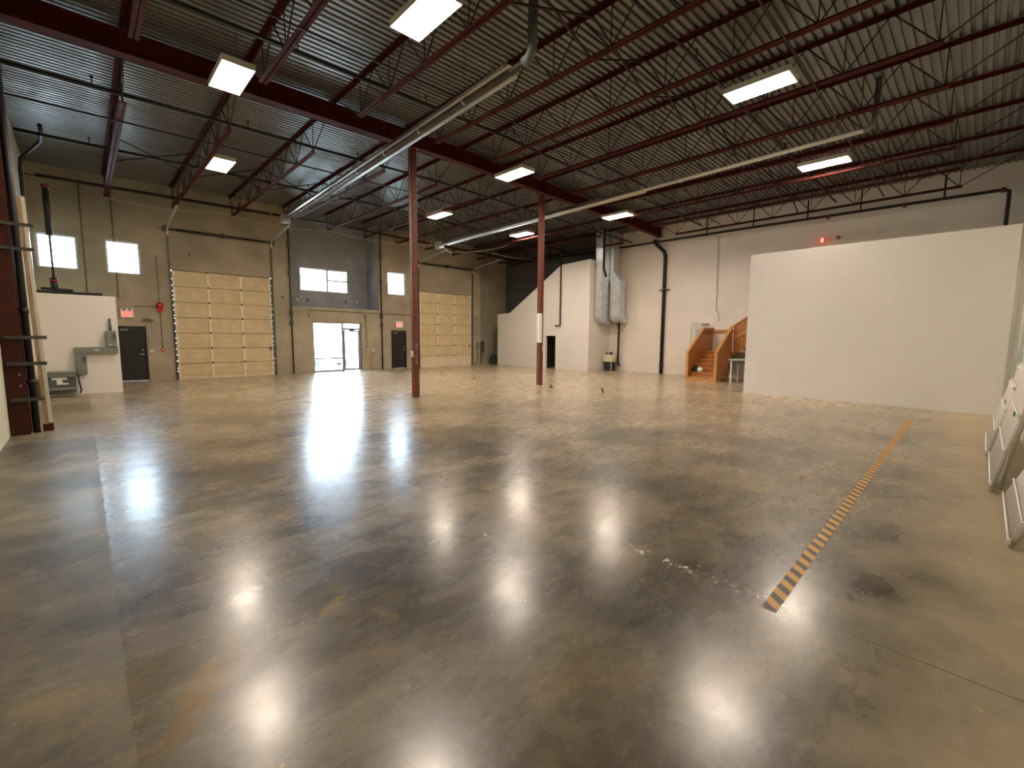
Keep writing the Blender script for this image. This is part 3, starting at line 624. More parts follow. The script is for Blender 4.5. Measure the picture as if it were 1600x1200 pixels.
# far wall pipes by the recessed bay
for x, y, z0, r, lab in ((7.24, YD-0.07, 0.0, 0.03, 'black conduit down the pillar left of the glass entrance'), (11.86, YD-0.07, 0.0, 0.035, 'dark conduit down the wall right of the glass entrance')):
    t = thing('wall_conduit', (x, y, z0), lab, 'conduit')
    MB().tube([(x, y, z0), (x, y, 7.5)], r, 8).build('conduit_run', MT['black'], t)
    for z in (2.3, 2.75, 4.6, 5.9): MB().box(x-0.06, x+0.06, y-0.05, YD-0.001, z, z+0.22).build('conduit_box', MT['dark_steel'], t)
tag(MB().tube([(8.0, YD-0.03, 3.06), (11.6, YD-0.03, 3.02), (14.2, YD-0.03, 3.0)], 0.012, 6).build('thin_conduit', MT['dark_steel'], None, origin=(11, YD, 3)), 'thin conduit running level above the glass entrance', 'conduit')
t = thing('wall_conduit', (11.0, YD-0.04, 1.2), 'thin conduit ending in a round box right of the glass door', 'conduit')
MB().tube([(10.95, YD-0.03, 2.85), (10.98, YD-0.03, 1.15)], 0.013, 6).build('conduit_run', MT['dark_steel'], t)
MB().lathe((10.98, YD, 1.1), [(0.06,0),(0.06,-0.06),(0.03,-0.07)], 12, 'y').build('round_box', MT['galv'], t)

# ================================================================== LIGHTS
LX = [(2.47, 10.65, 6.85, 'beside the girder at the upper left'), (3.33, 16.15, 6.85, 'beyond the girder on the left'), (11.15, 16.2, 6.85, 'small, just right of the nearer red post'),
      (16.1, 16.25, 6.85, 'just left of the farther red post'), (10.1, 10.55, 6.85, 'overlapping the girder between the two red posts'), (16.36, 10.9, 6.8, 'at the girder right of the farther post'),
      (10.22, 3.56, 6.85, 'largest on the right side'), (15.85, 3.63, 6.85, 'high above the big white partition'), (4.25, 6.5, 6.85, 'cut off at the top edge of the photo')]
def fixture(x, y, z, label):
    L, W = 1.24, 0.56
    t = thing('ceiling_light', (x, y, z), label, 'ceiling light', 'fluorescent ceiling lights')
    m = MB().box(x-W/2, x+W/2, y-L/2, y+L/2, z+0.03, z+0.11)
    for s in (-1, 1): m.box(x+s*(W/2-0.006)-0.006, x+s*(W/2-0.006)+0.006, y-L/2, y+L/2, z, z+0.03)
    m.build('light_housing', MT['cream_metal'], t)
    MB().box(x-W/2+0.014, x+W/2-0.014, y-L/2+0.03, y+L/2-0.03, z+0.006, z+0.028).build('diffuser', MT['lamp'], t)
    for s in (-1, 1): MB().box(x-W/2+0.012, x+W/2-0.012, y+s*(L/2-0.0125)-0.0125, y+s*(L/2-0.0125)+0.0125, z-0.002, z+0.03).build('end_cap', MT['cream_metal'], t)
    for s in (-1, 1): MB().tube([(x, y+s*0.45, z+0.11), (x, y+s*0.45, DECK+zo(x))], 0.005, 5).build('hanger_chain', MT['dark_steel'], t)
for x, y, z, lab in LX: fixture(x, y, z, 'bright fluorescent ceiling light, ' + lab)

# ================================================================== RADIANT HEATERS
def heater(xa, ya, xb, yb, z, yr, label, flue_x, big):
    t = thing('radiant_heater', ((xa+xb)/2, (ya+yb)/2, z), label, 'radiant heater')
    A, B = Vector((xa, ya, z)), Vector((xb, yb, z))
    def at(y): k = (y-ya)/(yb-ya); return A+(B-A)*k
    m = MB(); w = 0.19; prof = [(-w, -0.04), (-w*0.55, 0.10), (w*0.55, 0.10), (w, -0.04)]; o = 0.006
    P0, P1 = at(ya-0.25), at(yr)
    pts = [P0+Vector((a, 0, b)) for a, b in prof] + [P1+Vector((a, 0, b)) for a, b in prof]
    pts += [p+Vector((0, 0, o)) for p in pts]
    f = []
    for k in range(3): f += [(k, k+1, 5+k, 4+k), (8+k, 12+k, 13+k, 9+k)]
    f += [(0,4,12,8), (3,11,15,7), (0,8,9,1), (1,9,10,2), (2,10,11,3), (4,5,13,12), (5,6,14,13), (6,7,15,14)]
    m.poly(pts, f); m.build('reflector', MT['alu'], t)
    MB().tube([A, B], 0.05, 14).build('heater_tube', MT['tube'] if big else MT['cream_metal'], t)
    n = 8
    for k in range(1, n):
        p = at(ya+(yb-ya)*k/n); MB().lathe((p.x, p.y-0.02, p.z), [(0.06,0),(0.06,0.04)], 14, 'y').build('tube_clamp', MT['galv'], t)
        MB().tube([(p.x, p.y, p.z+0.05), (p.x, p.y, DECK+zo(p.x))], 0.004, 5).build('hanger_chain', MT['dark_steel'], t)
    MB().box(A.x-0.16, A.x+0.16, ya, ya+0.42, z-0.14, z+0.16).build('burner_box', MT['galv'], t, bevel=0.01)
    MB().tube([(A.x-0.17, ya+0.2, z), (A.x-0.45, ya+0.25, z-0.05), (A.x-0.55, ya+0.2, z+0.12), (A.x-0.4, ya+0.2, z+0.25), (A.x-0.3, ya+0.2, z+0.6)], 0.018, 8).build('gas_hose', MT['yellow'], t)
    if not big: MB().bar((A.x+0.17, ya+0.1, z-0.05), (A.x+0.45, ya-0.2, z-0.42), 0.03, 0.03).build('loose_bracket', MT['white'], t)
    r = 0.085 if big else 0.06
    MB().tube([B, B+Vector((0.0, -0.12, 0.02)), B+Vector((0.02, -0.18, 0.15)), (flue_x, yb-0.2, DECK+zo(xb)+0.02)], r, 14).build('flue_pipe', MT['dull_galv'], t)
heater(6.42, 20.2, 5.90, 5.95, 6.6, 6.3, 'long radiant tube heater with bright reflector crossing over the nearer post', 5.92, True)
heater(13.85, 19.9, 13.17, 2.3, 6.55, 8.0, 'radiant tube heater farther right, its bare end pipe bent up to the roof', 13.2, False)

# cables
def cable(pts, r, label, m):
    q = []
    for a, b in zip(pts, pts[1:]):
        a, b = Vector(a), Vector(b)
        for k in range(6):
            t_ = k/6; p = a.lerp(b, t_); p.z -= 0.12*math.sin(math.pi*t_)*(b-a).length/3; q.append(p)
    q.append(Vector(pts[-1])); return tag(MB().tube(q, r, 6).build('hanging_cable', m, None, origin=pts[0]), label, 'cable')
cable([(14.05, 20.75, 6.5), (15.5, 20.4, 6.45), (17.5, 18.5, 6.9)], 0.014, 'pale cable drooping right from the farther heater burner', MT['cream_metal'])
cable([(17.6, 20.3, 6.7), (20.4, 19.6, 6.6)], 0.014, 'pale cable drooping near the far right corner ceiling', MT['cream_metal'])
cable([(0.9, 22.4, 6.75), (4.5, 22.3, 6.85), (9.0, 22.3, 6.85), (13.7, 20.4, 6.6)], 0.012, 'pale cable strung along the top of the far wall', MT['cream_metal'])
t = thing('drop_cord', (21.5, 8.7, 2.8), 'thin grey drop cord ending in a small box above the stairs', 'cord')
MB().tube([(21.50, 8.86, 6.5), (21.51, 8.80, 4.0), (21.51, 8.82, 3.2), (21.52, 8.68, 2.95), (21.53, 8.68, 2.82)], 0.010, 6).build('cord_run', MT['grey_dark'], t)
MB().box(XR-0.06, XR-0.001, 8.62, 8.74, 2.68, 2.82).build('outlet_box', MT['galv'], t)
t = thing('warning_lamp', (XR, 4.78, 5.7), 'glowing red lamp on the right wall above the white partition', 'lamp')
MB().box(XR-0.08, XR-0.001, 4.74, 4.82, 5.62, 5.80).build('lamp_body', MT['alarm'], t); MB().box(XR-0.12, XR-0.081, 4.745, 4.815, 5.64, 5.78).build('lamp_lens', MT['red_lamp'], t)
t = thing('flood_light', (XR, 4.2, 5.7), 'small brass-coloured spot fitting beside the glowing red lamp', 'lamp')
MB().lathe((XR, 4.25, 5.74), [(0.05,0),(0.05,-0.03),(0.02,-0.04),(0.02,-0.10),(0.07,-0.16)], 12, 'x').build('lamp_body', mat('dull_brass', (0.30, 0.20, 0.08), 0.4, 0.6), t)

# ================================================================== SIGNS AND SMALL THINGS ON THE FAR WALL
def exit_sign(x0, x1, z0, z1, label):
    t = thing('exit_sign', ((x0+x1)/2, YD, z0), label, 'exit sign')
    MB().box(x0, x1, YD-0.07, YD-0.001, z0, z1).build('sign_body', MT['white'], t, bevel=0.006)
    w, h = x1-x0, z1-z0; m = MB(); yy0, yy1 = YD-0.078, YD-0.0705
    lw = w*0.17; st = w*0.045; lx = x0+w*0.10; a, b = z0+h*0.14, z0+h*0.68
    def bx(u0, u1, v0, v1): m.box(u0, u1, yy0, yy1, v0, v1)
    bx(lx, lx+st, a, b); bx(lx+st, lx+lw, a, a+st); bx(lx+st, lx+lw, b-st, b); bx(lx+st, lx+lw*0.85, (a+b)/2-st/2, (a+b)/2+st/2)
    lx += w*0.22
    m.bar((lx, YD-0.0745, a), (lx+lw, YD-0.0745, b), 0.007, st, (1,0,0)); m.bar((lx, YD-0.0745, b), (lx+lw, YD-0.0745, a), 0.006, st, (1,0,0))
    lx += w*0.24; bx(lx+lw*0.3, lx+lw*0.3+st, a, b)
    lx += w*0.16; bx(lx, lx+lw, b-st, b); bx(lx+lw/2-st/2, lx+lw/2+st/2, a, b-st)
    m.build('sign_letters', MT['signred'], t)
    for s in (0.28, 0.72): MB().lathe((x0+w*s, YD-0.07, z1-h*0.12), [(0.035,0),(0.04,-0.03),(0.03,-0.04)], 12, 'y').build('emergency_lamp', MT['grey_box'], t)
exit_sign(1.12, 1.50, 2.46, 2.80, 'red lit EXIT sign over the left black door'); exit_sign(12.72, 13.14, 2.30, 2.66, 'red lit EXIT sign over the right black door')
t = thing('alarm_bell', (2.32, YD, 2.85), 'round red fire alarm bell left of the large roll-up door', 'alarm bell')
MB().lathe((2.32, YD-0.03, 2.97), [(0.13,0),(0.13,-0.03),(0.11,-0.07),(0.05,-0.09),(0.02,-0.092)], 24, 'y').build('bell_gong', MT['alarm'], t)
MB().box(2.24, 2.40, YD-0.09, YD-0.001, 2.72, 2.86).build('horn_box', MT['alarm'], t); MB().box(2.26, 2.38, YD-0.03, YD-0.001, 2.86, 3.08).build('back_box', MT['alarm'], t)
MB().lathe((2.32, YD-0.122, 2.98), [(0.02,0),(0.015,-0.012)], 10, 'y').build('bell_nut', MT['white'], t)
t = thing('fire_pull_station', (2.32, YD, 1.15), 'small red fire pull station beside the large roll-up door', 'alarm')
MB().lathe((2.32, YD-0.001, 1.22), [(0.075,0),(0.075,-0.05),(0.06,-0.06)], 18, 'y').build('station_body', MT['alarm'], t); MB().box(2.28, 2.36, YD-0.075, YD-0.062, 1.20, 1.24).build('pull_handle', MT['white'], t)
t = thing('light_switch', (1.95, YD, 1.15), 'grey switch box with conduit right of the left black door', 'light switch')
MB().box(1.90, 2.02, YD-0.06, YD-0.001, 1.12, 1.24).build('switch_box', MT['cream_metal'], t); MB().tube([(1.95, YD-0.02, 1.24), (1.95, YD-0.02, 2.3)], 0.014, 6).build('conduit_run', MT['cream_metal'], t)
t = thing('emergency_light', (1.9, YD, 2.3), 'dark two-head lamp above and right of the left black door', 'emergency light')
MB().box(1.84, 1.98, YD-0.08, YD-0.001, 2.36, 2.44).build('lamp_body', MT['grey_dark'], t)
for s in (-1, 1): MB().lathe((1.91+s*0.12, YD-0.1, 2.38), [(0.02,0.05),(0.05,-0.02),(0.05,-0.04)], 10, 'y').build('lamp_head', MT['grey_dark'], t)
tag(MB().tube([(2.32, YD-0.02, 4.9), (2.32, YD-0.02, 3.12)], 0.011, 6).tube([(2.32, YD-0.02, 2.7), (2.32, YD-0.02, 1.3)], 0.011, 6).build('alarm_conduit', MT['grey_dark'], None, origin=(2.32, YD, 1.3)), 'thin conduit linking the red bell and pull station', 'conduit')
tag(MB().tube([(1.52, YD-0.02, 2.9), (2.2, YD-0.02, 2.92)], 0.010, 6).build('alarm_conduit', MT['grey_dark'], None, origin=(1.5, YD, 2.9)), 'short level conduit between left EXIT sign and red bell', 'conduit')
for k, (x, z) in enumerate(((0.25, 6.3), (1.1, 6.4))):
    tag(MB().tube([(x, YD-0.02, 3.2), (x, YD-0.02, 7.3)], 0.014, 6).build('panel_joint_strip', MT['grey_dark'], None, origin=(x, YD, 3.2)), ['dark vertical strip between the two left windows', 'dark vertical strip on the wall above the second window'][k], 'joint strip')
for x, z, lab in ((3.4, 5.1, 'small dark anchor plate above the large roll-up door, left side'), (6.9, 3.6, 'small dark anchor plate right of the large roll-up door'), (8.05, 2.78, 'small dark anchor plate above the glass entrance, left side'), (10.9, 2.86, 'small dark anchor plate above the glass entrance, right side'), (13.9, 3.0, 'small dark anchor plate right of the right EXIT sign'), (18.4, 3.0, 'small dark anchor plate right of the smaller roll-up door')):
    tag(MB().box(x-0.035, x+0.035, YD-0.02, YD-0.001, z-0.07, z+0.07).build('anchor_plate', MT['grey_dark'], None, bevel=0.01, origin=(x, YD, z)), lab, 'anchor plate', 'anchor plates on the far wall')
for x, z, lab in ((8.15, 3.78, 'round white sensor left under the recessed window'), (7.98, 3.62, 'lower round white sensor left under the recessed window'), (11.1, 3.68, 'round white sensor right under the recessed window')):
    tag(MB().lathe((x, YB, z), [(0.07,0),(0.07,-0.05),(0.03,-0.08)], 14, 'y').build('wall_sensor', MT['white'], None, origin=(x, YB, z)), lab, 'sensor', 'sensors under the recessed window')
for x, lab in ((8.5, 'left dark outlet under the recessed window'), (10.5, 'right dark outlet under the recessed window')):
    tag(MB().box(x-0.04, x+0.04, YB-0.03, YB-0.001, 3.55, 3.72).build('outlet_box', MT['grey_dark'], None, origin=(x, YB, 3.6)), lab, 'outlet', 'outlets under the recessed window')
t = thing('orange_hose', (11.1, YD-0.05, 0), 'orange hose hanging from a pale outlet right of the glass door', 'hose')
MB().tube([(11.35, YD-0.03, 1.0), (11.33, YD-0.05, 0.75), (11.15, YD-0.06, 0.55), (11.17, YD-0.06, 0.25), (11.28, YD-0.08, 0.02)], 0.018, 8).build('hose_run', MT['orange'], t)
MB().box(11.32, 11.39, YD-0.04, YD-0.001, 0.98, 1.12).build('outlet_plate', MT['white'], t)
# electrics right of smaller roll-up door
t = thing('disconnect_switch', (18.6, YD, 0.95), 'grey electrical disconnect right of the smaller roll-up door', 'electrical panel')
MB().box(18.50, 18.74, YD-0.12, YD-0.001, 0.98, 1.46).build('panel_box', MT['grey_box'], t, bevel=0.008); MB().box(18.74, 18.77, YD-0.1, YD-0.04, 1.15, 1.32).build('panel_lever', MT['grey_dark'], t)
MB().tube([(18.6, YD-0.04, 0.98), (18.55, YD-0.04, 0.3), (18.3, YD-0.04, 0.02)], 0.018, 6).build('conduit_run', MT['grey_dark'], t)
t = thing('disconnect_switch', (19.25, YD+0.5, 0.7), 'dark electrical panel on the stepped-back corner wall', 'electrical panel')
MB().box(19.0, 19.5, YD+0.36, YD+0.499, 0.75, 1.5).build('panel_box', MT['grey_dark'], t, bevel=0.008); MB().tube([(19.3, YD+0.45, 0.75), (19.3, YD+0.45, 0.0)], 0.03, 8).build('conduit_run', MT['grey_dark'], t)
t = thing('floor_scrubber', (20.0, 22.6, 0), 'small dark machine standing in the far right corner', 'machine')
MB().prism([(22.3,0.08),(22.95,0.08),(22.95,0.45),(22.75,0.62),(22.3,0.5)], 'x', 19.75, 20.35).build('machine_body', mat('dark_teal_plastic', (0.04, 0.07, 0.07), 0.4), t, bevel=0.03)
for x in (19.8, 20.25): MB().lathe((x, 22.4, 0.08), [(0.08,0),(0.08,0.06)], 14, 'x').build('wheel', MT['tyre'], t)

# ================================================================== ON THE BOX ROOM
yb = 18.95
t = thing('electrical_trough', (0.3, yb, 1.24), 'long grey wiring trough across the cream box room', 'wiring trough')
MB().box(-0.19, 0.80, yb-0.14, yb-0.001, 1.24, 1.43).build('trough_body', MT['grey_box'], t, bevel=0.006); MB().box(0.25, 0.34, yb-0.145, yb-0.141, 1.33, 1.36).build('trough_label', MT['white'], t)
t = thing('disconnect_switch', (-0.05, yb, 0.62), 'grey disconnect panel hanging below the left end of the trough', 'electrical panel')
MB().box(-0.165, 0.055, yb-0.17, yb-0.001, 0.63, 1.235).build('panel_box', MT['grey_box'], t, bevel=0.01); MB().box(-0.04, 0.04, yb-0.19, yb-0.171, 1.0, 1.15).build('panel_lever', MT['grey_dark'], t)
t = thing('disconnect_switch', (0.66, yb, 1.44), 'grey disconnect panel on top of the trough right end', 'electrical panel')
MB().box(0.54, 0.78, yb-0.17, yb-0.001, 1.44, 1.94).build('panel_box', MT['grey_box'], t, bevel=0.01); MB().box(0.70, 0.765, yb-0.19, yb-0.171, 1.66, 1.86).build('panel_lever', MT['grey_dark'], t)
MB().box(0.60, 0.65, yb-0.176, yb-0.171, 1.49, 1.52).build('panel_label', MT['white'], t); MB().tube([(0.66, yb-0.06, 1.94), (0.655, yb-0.06, 2.32)], 0.028, 10).build('conduit_stub', MT['grey_dark'], t)
t = thing('transformer', (-0.52, 18.4, 0), 'grey floor transformer with white label in front of the box room', 'transformer')
MB().box(-0.86, -0.22, 18.45, 18.90, 0.16, 0.68).build('cabinet', MT['grey_dark'], t, bevel=0.01)
MB().box(-0.89, -0.19, 18.40, 18.92, 0.68, 0.73).build('cabinet_lid', MT['grey_box'], t, bevel=0.006)
MB().box(-0.87, -0.21, 18.42, 18.45, 0.58, 0.68).box(-0.87, -0.21, 18.42, 18.45, 0.20, 0.27).build('cabinet_trim', MT['grey_box'], t)
for x in (-0.86, -0.28):
    for y in (18.45, 18.82): MB().box(x, x+0.06, y, y+0.06, 0, 0.16).build('leg', MT['grey_box'], t)
MB().box(-0.86, -0.22, 18.46, 18.50, 0.03, 0.07).build('base_rail', MT['grey_box'], t)
MB().box(-0.72, -0.40, 18.443, 18.449, 0.50, 0.56).box(-0.62, -0.50, 18.443, 18.449, 0.36, 0.50).box(-0.50, -0.38, 18.443, 18.449, 0.36, 0.40).build('white_label', MT['white'], t)
t = thing('supply_cable', (-0.15, 18.8, 0), 'dark cable dropping from the trough beside the transformer', 'cable')
MB().tube([(-0.16, 18.78, 0.63), (-0.15, 18.76, 0.35), (-0.12, 18.74, 0.15), (-0.16, 18.76, 0.05)], 0.02, 8).build('cable_run', MT['black'], t)

# ================================================================== DUCTS
def duct(label, x0, x1, y0, y1, zb, path, cap_y):
    t = thing('air_duct', ((x0+x1)/2, (y0+y1)/2, zb), label, 'air duct', 'sheet metal ducts on the right wall')
    # path: list of (z, dy) centre offsets; rectangular section
    def seg(a, b, name):
        (za, da), (zb_, db) = a, b
        p = [(x0,y0+da,za),(x1,y0+da,za),(x1,y1+da,za),(x0,y1+da,za),(x0,y0+db,zb_),(x1,y0+db,zb_),(x1,y1+db,zb_),(x0,y1+db,zb_)]
        MB().poly(p, [(0,3,2,1),(4,5,6,7),(0,1,5,4),(1,2,6,5),(2,3,7,6),(3,0,4,7)]).build(name, MT['galv'], t)
        m = MB(); e = 0.012
        m.bar((x0-0.004, y0+da+0.03, za+0.03), (x0-0.004, y1+db-0.03, zb_-0.03), e, 0.008, (1,0,0)); m.bar((x0-0.004, y1+da-0.03, za+0.03), (x0-0.004, y0+db+0.03, zb_-0.03), e, 0.008, (1,0,0))
        m.build('cross_crease', MT['galv'], t)
        MB().box(x0-0.015, x1+0.01, min(y0,y0)+db-0.015, y1+db+0.015, zb_-0.015, zb_+0.015).build('seam_flange', MT['galv'], t)
    for i, (a, b) in enumerate(zip(path, path[1:])): seg(a, b, 'duct_section')
    # bottom elbow curving back to the wall
    n = 8; r = (x1-x0); z0 = path[0][0]; m = MB(); pr = [(x1, z0)]
    for k in range(n+1):
        a = math.pi/2*k/n; pr.append((x1-r*math.cos(a), z0-r*0.75*math.sin(a)))
    pr += [(XR-0.002, z0-r*0.75), (XR-0.002, z0)]
    m.prism(pr, 'y', y0+path[0][1], y1+path[0][1]); m.build('duct_elbow', MT['galv'], t)
    return t
duct('left sheet metal duct beside the sloped partition', 20.0, 20.6, 14.17, 14.6, 3.0, [(3.0,0),(3.45,0),(5.35,0),(5.8,0.0),(7.36,0.0)], None)
duct('right sheet metal duct with an offset near the top', 20.65, 21.15, 13.47, 14.08, 3.0, [(3.0,0),(4.75,0),(5.35,0.46),(5.85,0.46),(7.36,0.46)], None)

# ================================================================== LAUNDRY SINK
t = thing('laundry_sink', (21.1, 14.4, 0), 'cream laundry tub on legs at the foot of the ducts', 'sink')
MB().box(20.8, 20.84, 13.98, 14.55, 0.5, 0.88).box(21.36, 21.4, 13.98, 14.55, 0.5, 0.88).box(20.84, 21.36, 13.98, 14.02, 0.5, 0.88).box(20.84, 21.36, 14.51, 14.55, 0.5, 0.88).box(20.84, 21.36, 14.02, 14.51, 0.5, 0.54).build('tub', mat('cream_plastic', (0.72, 0.64, 0.46), 0.4), t, bevel=0.008)
for x in (20.82, 21.34):
    for y in (14.0, 14.5): MB().box(x, x+0.03, y, y+0.03, 0, 0.5).build('leg', MT['galv'], t)
MB().tube([(21.42, 14.27, 0.95), (21.3, 14.27, 1.1), (21.15, 14.27, 1.05)], 0.014, 8).build('faucet', MT['galv'], t)
t = thing('black_bin', (21.0, 14.3, 0), 'dark bin tucked under the laundry tub', 'bin')
MB().box(20.88, 21.3, 14.06, 14.47, 0, 0.42).build('bin_body', MT['tyre'], t, bevel=0.02); MB().box(20.86, 21.32, 14.04, 14.49, 0.42, 0.45).build('bin_lid', MT['grey_dark'], t)
tag(MB().box(20.86, 20.96, 14.04, 14.16, 0.885, 1.02).build('black_box', MT['black'], None, bevel=0.01, origin=(20.9, 14.1, 0.885)), 'small black box on the rim of the laundry tub', 'box')
m = MB(); random.seed(5)
for k in range(14):
    a = random.random()*6.28; m.bar((20.9+0.02*math.cos(a), 14.36+0.03*math.sin(a), 0.885), (20.9+0.07*math.cos(a), 14.36+0.1*math.sin(a), 0.97+0.05*random.random()), 0.03, 0.008)
tag(m.build('green_cloth', MT['leaf'], None, origin=(20.9, 14.36, 0.885)), 'crumpled dark green cloth on the laundry tub rim', 'cloth')

# ================================================================== STAIRS
sx, yl, yr = 19.05, 8.93, 7.65
t = thing('wooden_staircase', (sx, (yl+yr)/2, 0), 'varnished pine staircase with solid plank sides, half hidden by the white partition', 'staircase')
for k in range(7):
    x = sx+0.05+k*0.235; z = 0.18*(k+1)
    MB().box(x, x+0.27, yr+0.06, yl-0.06, z-0.035, z).build('tread', MT['wood_tread'], t, bevel=0.005); MB().box(x+0.02, x+0.04, yr+0.06, yl-0.06, z-0.18, z-0.035).build('riser', MT['wood'], t)
MB().box(20.68, XR-0.01, 6.62, yl-0.06, 1.22, 1.26).build('landing', MT['wood_tread'], t)
def plank_side(y, x1, ztop1, xe, name, notch=False):
    x = sx; 
    while x < xe-0.01:
        xn = min(x+0.14, xe)
        f = lambda q: 1.22+(ztop1-1.22)*min(1, (q-sx)/(x1-sx))
        zb_ = 0.0
        if notch and x > sx+0.55: zb_ = min(0.5, (x-sx-0.5)*1.2) if x < sx+0.9 else (0 if x < sx+1.25 else 0.75)
        MB().prism([(x+0.002, zb_), (xn-0.002, zb_), (xn-0.002, f(xn-0.002)), (x+0.002, f(x+0.002))], 'y', y-0.02, y+0.02).build(name, MT['wood'], t)
        x = xn
plank_side(yl-0.03, 20.5, 2.25, XR-0.02, 'side_plank')
plank_side(yr+0.03, 20.55, 2.32, 20.62, 'side_plank', True)
MB().bar((sx-0.01, yl-0.03, 1.25), (20.5, yl-0.03, 2.28), 0.11, 0.045).bar((20.5, yl-0.03, 2.28), (XR-0.02, yl-0.03, 2.28), 0.11, 0.045).build('handrail_cap', MT['wood_tread'], t)
MB().bar((sx-0.01, yr+0.03, 1.24), (20.60, yr+0.03, 2.36), 0.11, 0.045).build('handrail_cap', MT['wood_tread'], t)
for y in (yl-0.03, yr+0.03): MB().box(sx-0.05, sx-0.005, y-0.055, y+0.055, 0, 1.22).build('newel_post', MT['wood_tread'], t)
MB().box(sx-0.04, sx-0.002, yr+0.09, yl-0.09, 0.0, 0.14).build('kick_board', MT['wood_tread'], t)
MB().box(XR-0.06, XR-0.005, yr-0.2, yl-0.1, 2.08, 2.22).build('ledger_board', MT['wood_tread'], t)
MB().box(20.55, 21.3, yl-0.075, yl-0.052, 1.98, 2.2).build('inner_rail', mat('dark_pine', (0.26, 0.085, 0.025), 0.4, noise=0.2), t)
# second flight turning right behind the partition
for k in range(8):
    y = 7.55-k*0.25; z = 1.26+0.18*(k+1)
    MB().box(20.68, XR-0.02, y-0.27, y, z-0.035, z).build('tread', MT['wood_tread'], t)
y = 7.62
while y > 5.5:
    zt = 2.36+(7.62-y)*0.70; zb_ = max(0.0, 1.10+(7.62-y)*0.70)
    MB().prism([(y, zb_), (y-0.136, zb_+0.095), (y-0.136, zt+0.095), (y, zt)], 'x', 20.62, 20.66).build('side_plank', MT['wood'], t)
    y -= 0.14
MB().bar((20.64, 7.62, 2.39), (20.64, 5.5, 3.87), 0.11, 0.045).build('handrail_cap', MT['wood_tread'], t)
MB().bar((20.60, 7.62, 1.78), (20.60, 5.5, 3.26), 0.03, 0.10).build('upper_rail', MT['wood_tread'], t)
MB().box(20.62, 20.72, 6.9, 7.0, 0, 1.6).build('support_post', MT['wood'], t)
t = thing('carrier_bag', (19.45, 8.6, 0.36), 'white and black bundle lying on the second stair step', 'bag')
m = MB(); m.lathe((19.43, 8.50, 0.36), [(0.05,0),(0.11,0.03),(0.13,0.11),(0.10,0.18),(0.04,0.22)], 12); m.build('white_bag', MT['white'], t)
m = MB(); m.lathe((19.44, 8.71, 0.36), [(0.06,0),(0.11,0.04),(0.11,0.20),(0.04,0.27)], 10); m.build('black_bag', MT['black'], t)
t = thing('folding_table', (19.9, 6.6, 0), 'pale grey folding table standing behind the partition edge', 'table')
MB().box(19.2, 20.1, 5.7, 7.25, 0.93, 0.98).build('table_top', mat('grey_laminate', (0.46, 0.48, 0.46), 0.4), t, bevel=0.01)
for x in (19.25, 20.0):
    for y in (5.8, 7.12): MB().box(x, x+0.05, y, y+0.05, 0, 0.93).build('leg', MT['white'], t)
MB().box(19.3, 19.33, 5.85, 7.12, 0.80, 0.90).build('table_apron', MT['grey_dark'], t)

# ================================================================== FLOOR THINGS
tag(MB().poly([(3.28,0.83,0.002),(13.86,1.005,0.002),(13.86,1.095,0.002),(3.28,0.925,0.002),(3.28,0.83,0.0005),(13.86,1.005,0.0005),(13.86,1.095,0.0005),(3.28,0.925,0.0005)], [(0,1,2,3),(7,6,5,4),(0,4,5,1),(1,5,6,2),(2,6,7,3),(3,7,4,0)]).build('hazard_tape', MT['tape'], None, origin=(8.5, 0.96, 0)), 'orange and black striped hazard tape stuck along the floor', 'tape')
for (x, y, lx, ly, hh, lab) in ((11.9, 17.1, -0.06, 0.05, 0.24, 'rusty floor stub left of centre, farthest from the camera'), (11.92, 14.9, 0.07, -0.05, 0.22, 'rusty floor stub between the posts, leaning right'), (12.2, 10.75, 0.0, 0.0, 0.11, 'short upright floor stub just right of the farther post'), (12.43, 8.62, -0.05, 0.05, 0.17, 'leaning floor stub right of the farther post, nearest the camera')):
    tag(MB().bar((x, y, 0.0), (x+lx, y+ly, hh), 0.05, 0.05).build('floor_stub', MT['lumber'] if hh > 0.2 else mat('rusty_stub', (0.10, 0.06, 0.03), 0.8), None, origin=(x, y, 0)), lab, 'floor stub', 'stubs standing out of the floor')

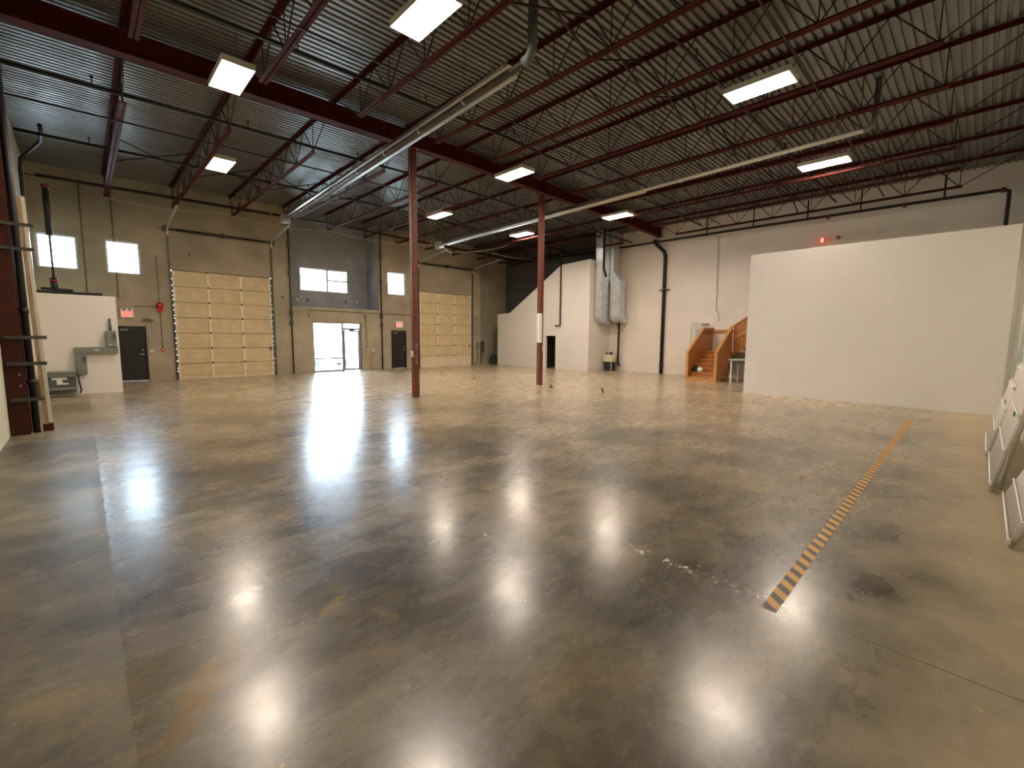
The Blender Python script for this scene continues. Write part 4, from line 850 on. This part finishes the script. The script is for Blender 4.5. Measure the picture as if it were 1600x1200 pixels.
# ================================================================== WIRE PANELS LEANING ON THE NEAR WALL
def wire_panel(x0, x1, h, yf, yt, label, tagpos=None, pitch=0.075):
    t = thing('wire_panel', ((x0+x1)/2, yf, 0), label, 'wire panel', 'wire shelf panels leaning on the wall')
    def P(x, s): return Vector((x, yf+(yt-yf)*s, 0.0 + h*s))
    nrm = Vector((0, h, -(yt-yf))).normalized(); m = MB(); x = x0
    while x <= x1: m.tube([P(x,0.006)+nrm*0.012, P(x,1)+nrm*0.012], 0.014, 6); x += pitch
    m.build('wire_grid', MT['wire'], t)
    for sx_ in (x0-0.01, x1+0.01): MB().tube([P(sx_,0.008), P(sx_,1)], 0.014, 6).build('panel_frame', MT['wire'], t)
    for s in (0.07, 0.36, 0.66, 0.96):
        MB().tube([P(x0-0.02,s)+nrm*0.032, P(x1+0.02,s)+nrm*0.032], 0.011, 6).build('cross_bar', MT['white'], t)
        q = P(x0,s)+nrm*0.03; MB().box(q.x-0.03, q.x+0.01, q.y-0.012, q.y+0.02, q.z-0.02, q.z+0.02).build('end_clip', MT['white'], t)
    if tagpos:
        p = P(tagpos[0], tagpos[1])+nrm*0.03; MB().box(p.x-0.06, p.x+0.06, p.y-0.008, p.y+0.008, p.z-0.03, p.z+0.03).build('green_tag', MT['green'], t)
wire_panel(10.3, 12.3, 1.15, -0.16, -0.40, 'wire panel farthest along, leaning low in the corner', (10.9, 0.72))
wire_panel(10.15, 12.1, 1.45, -0.24, -0.47, 'wire panel leaning close behind the farthest one')
wire_panel(7.9, 10.1, 1.45, -0.19, -0.46, 'middle wire panel with a green tag on its lower half', (8.6, 0.62))
wire_panel(8.1, 10.2, 1.75, -0.27, -0.52, 'taller wire panel leaning behind the middle tagged one', (8.3, 0.85))
wire_panel(5.9, 7.75, 0.62, -0.30, -0.54, 'wire panel nearest the camera at the right edge')
t = thing('wall_conduit', (17.0, YN+0.06, 0), 'white conduit with a box low on the near wall by the partition end', 'conduit')
MB().tube([(15.3, YN+0.05, 1.0), (15.3, YN+0.05, 7.2)], 0.035, 8).build('conduit_run', MT['white'], t); MB().box(15.2, 15.4, YN+0.001, YN+0.12, 1.35, 1.6).build('outlet_box', MT['galv'], t)

# ================================================================== OUTSIDE
def zg(y): return -0.02-(y-YD-0.26)*2.88/(75-YD-0.26)
cy = 46.0; g = zg(cy)
t = thing('parked_van', (17.2, cy, g), 'white vehicle parked in the yard beyond the glass entrance', 'vehicle')
X0 = 15.6
MB().prism([(X0,g+0.35),(X0+4.7,g+0.35),(X0+4.75,g+0.85),(X0+3.6,g+1.02),(X0+3.0,g+1.60),(X0+0.6,g+1.65),(X0+0.05,g+1.0)], 'y', cy-0.9, cy+0.9).build('car_body', MT['car'], t, bevel=0.05)
MB().prism([(X0+0.3,g+1.05),(X0+3.3,g+1.05),(X0+2.9,g+1.50),(X0+0.7,g+1.52)], 'y', cy-0.93, cy-0.905).build('side_window', MT['carglass'], t)
for x in (X0+0.9, X0+3.8):
    for s in (-0.93, 0.72): MB().lathe((x, cy+s, g+0.34), [(0.34,0),(0.34,0.2)], 20, 'y').build('wheel', MT['tyre'], t)
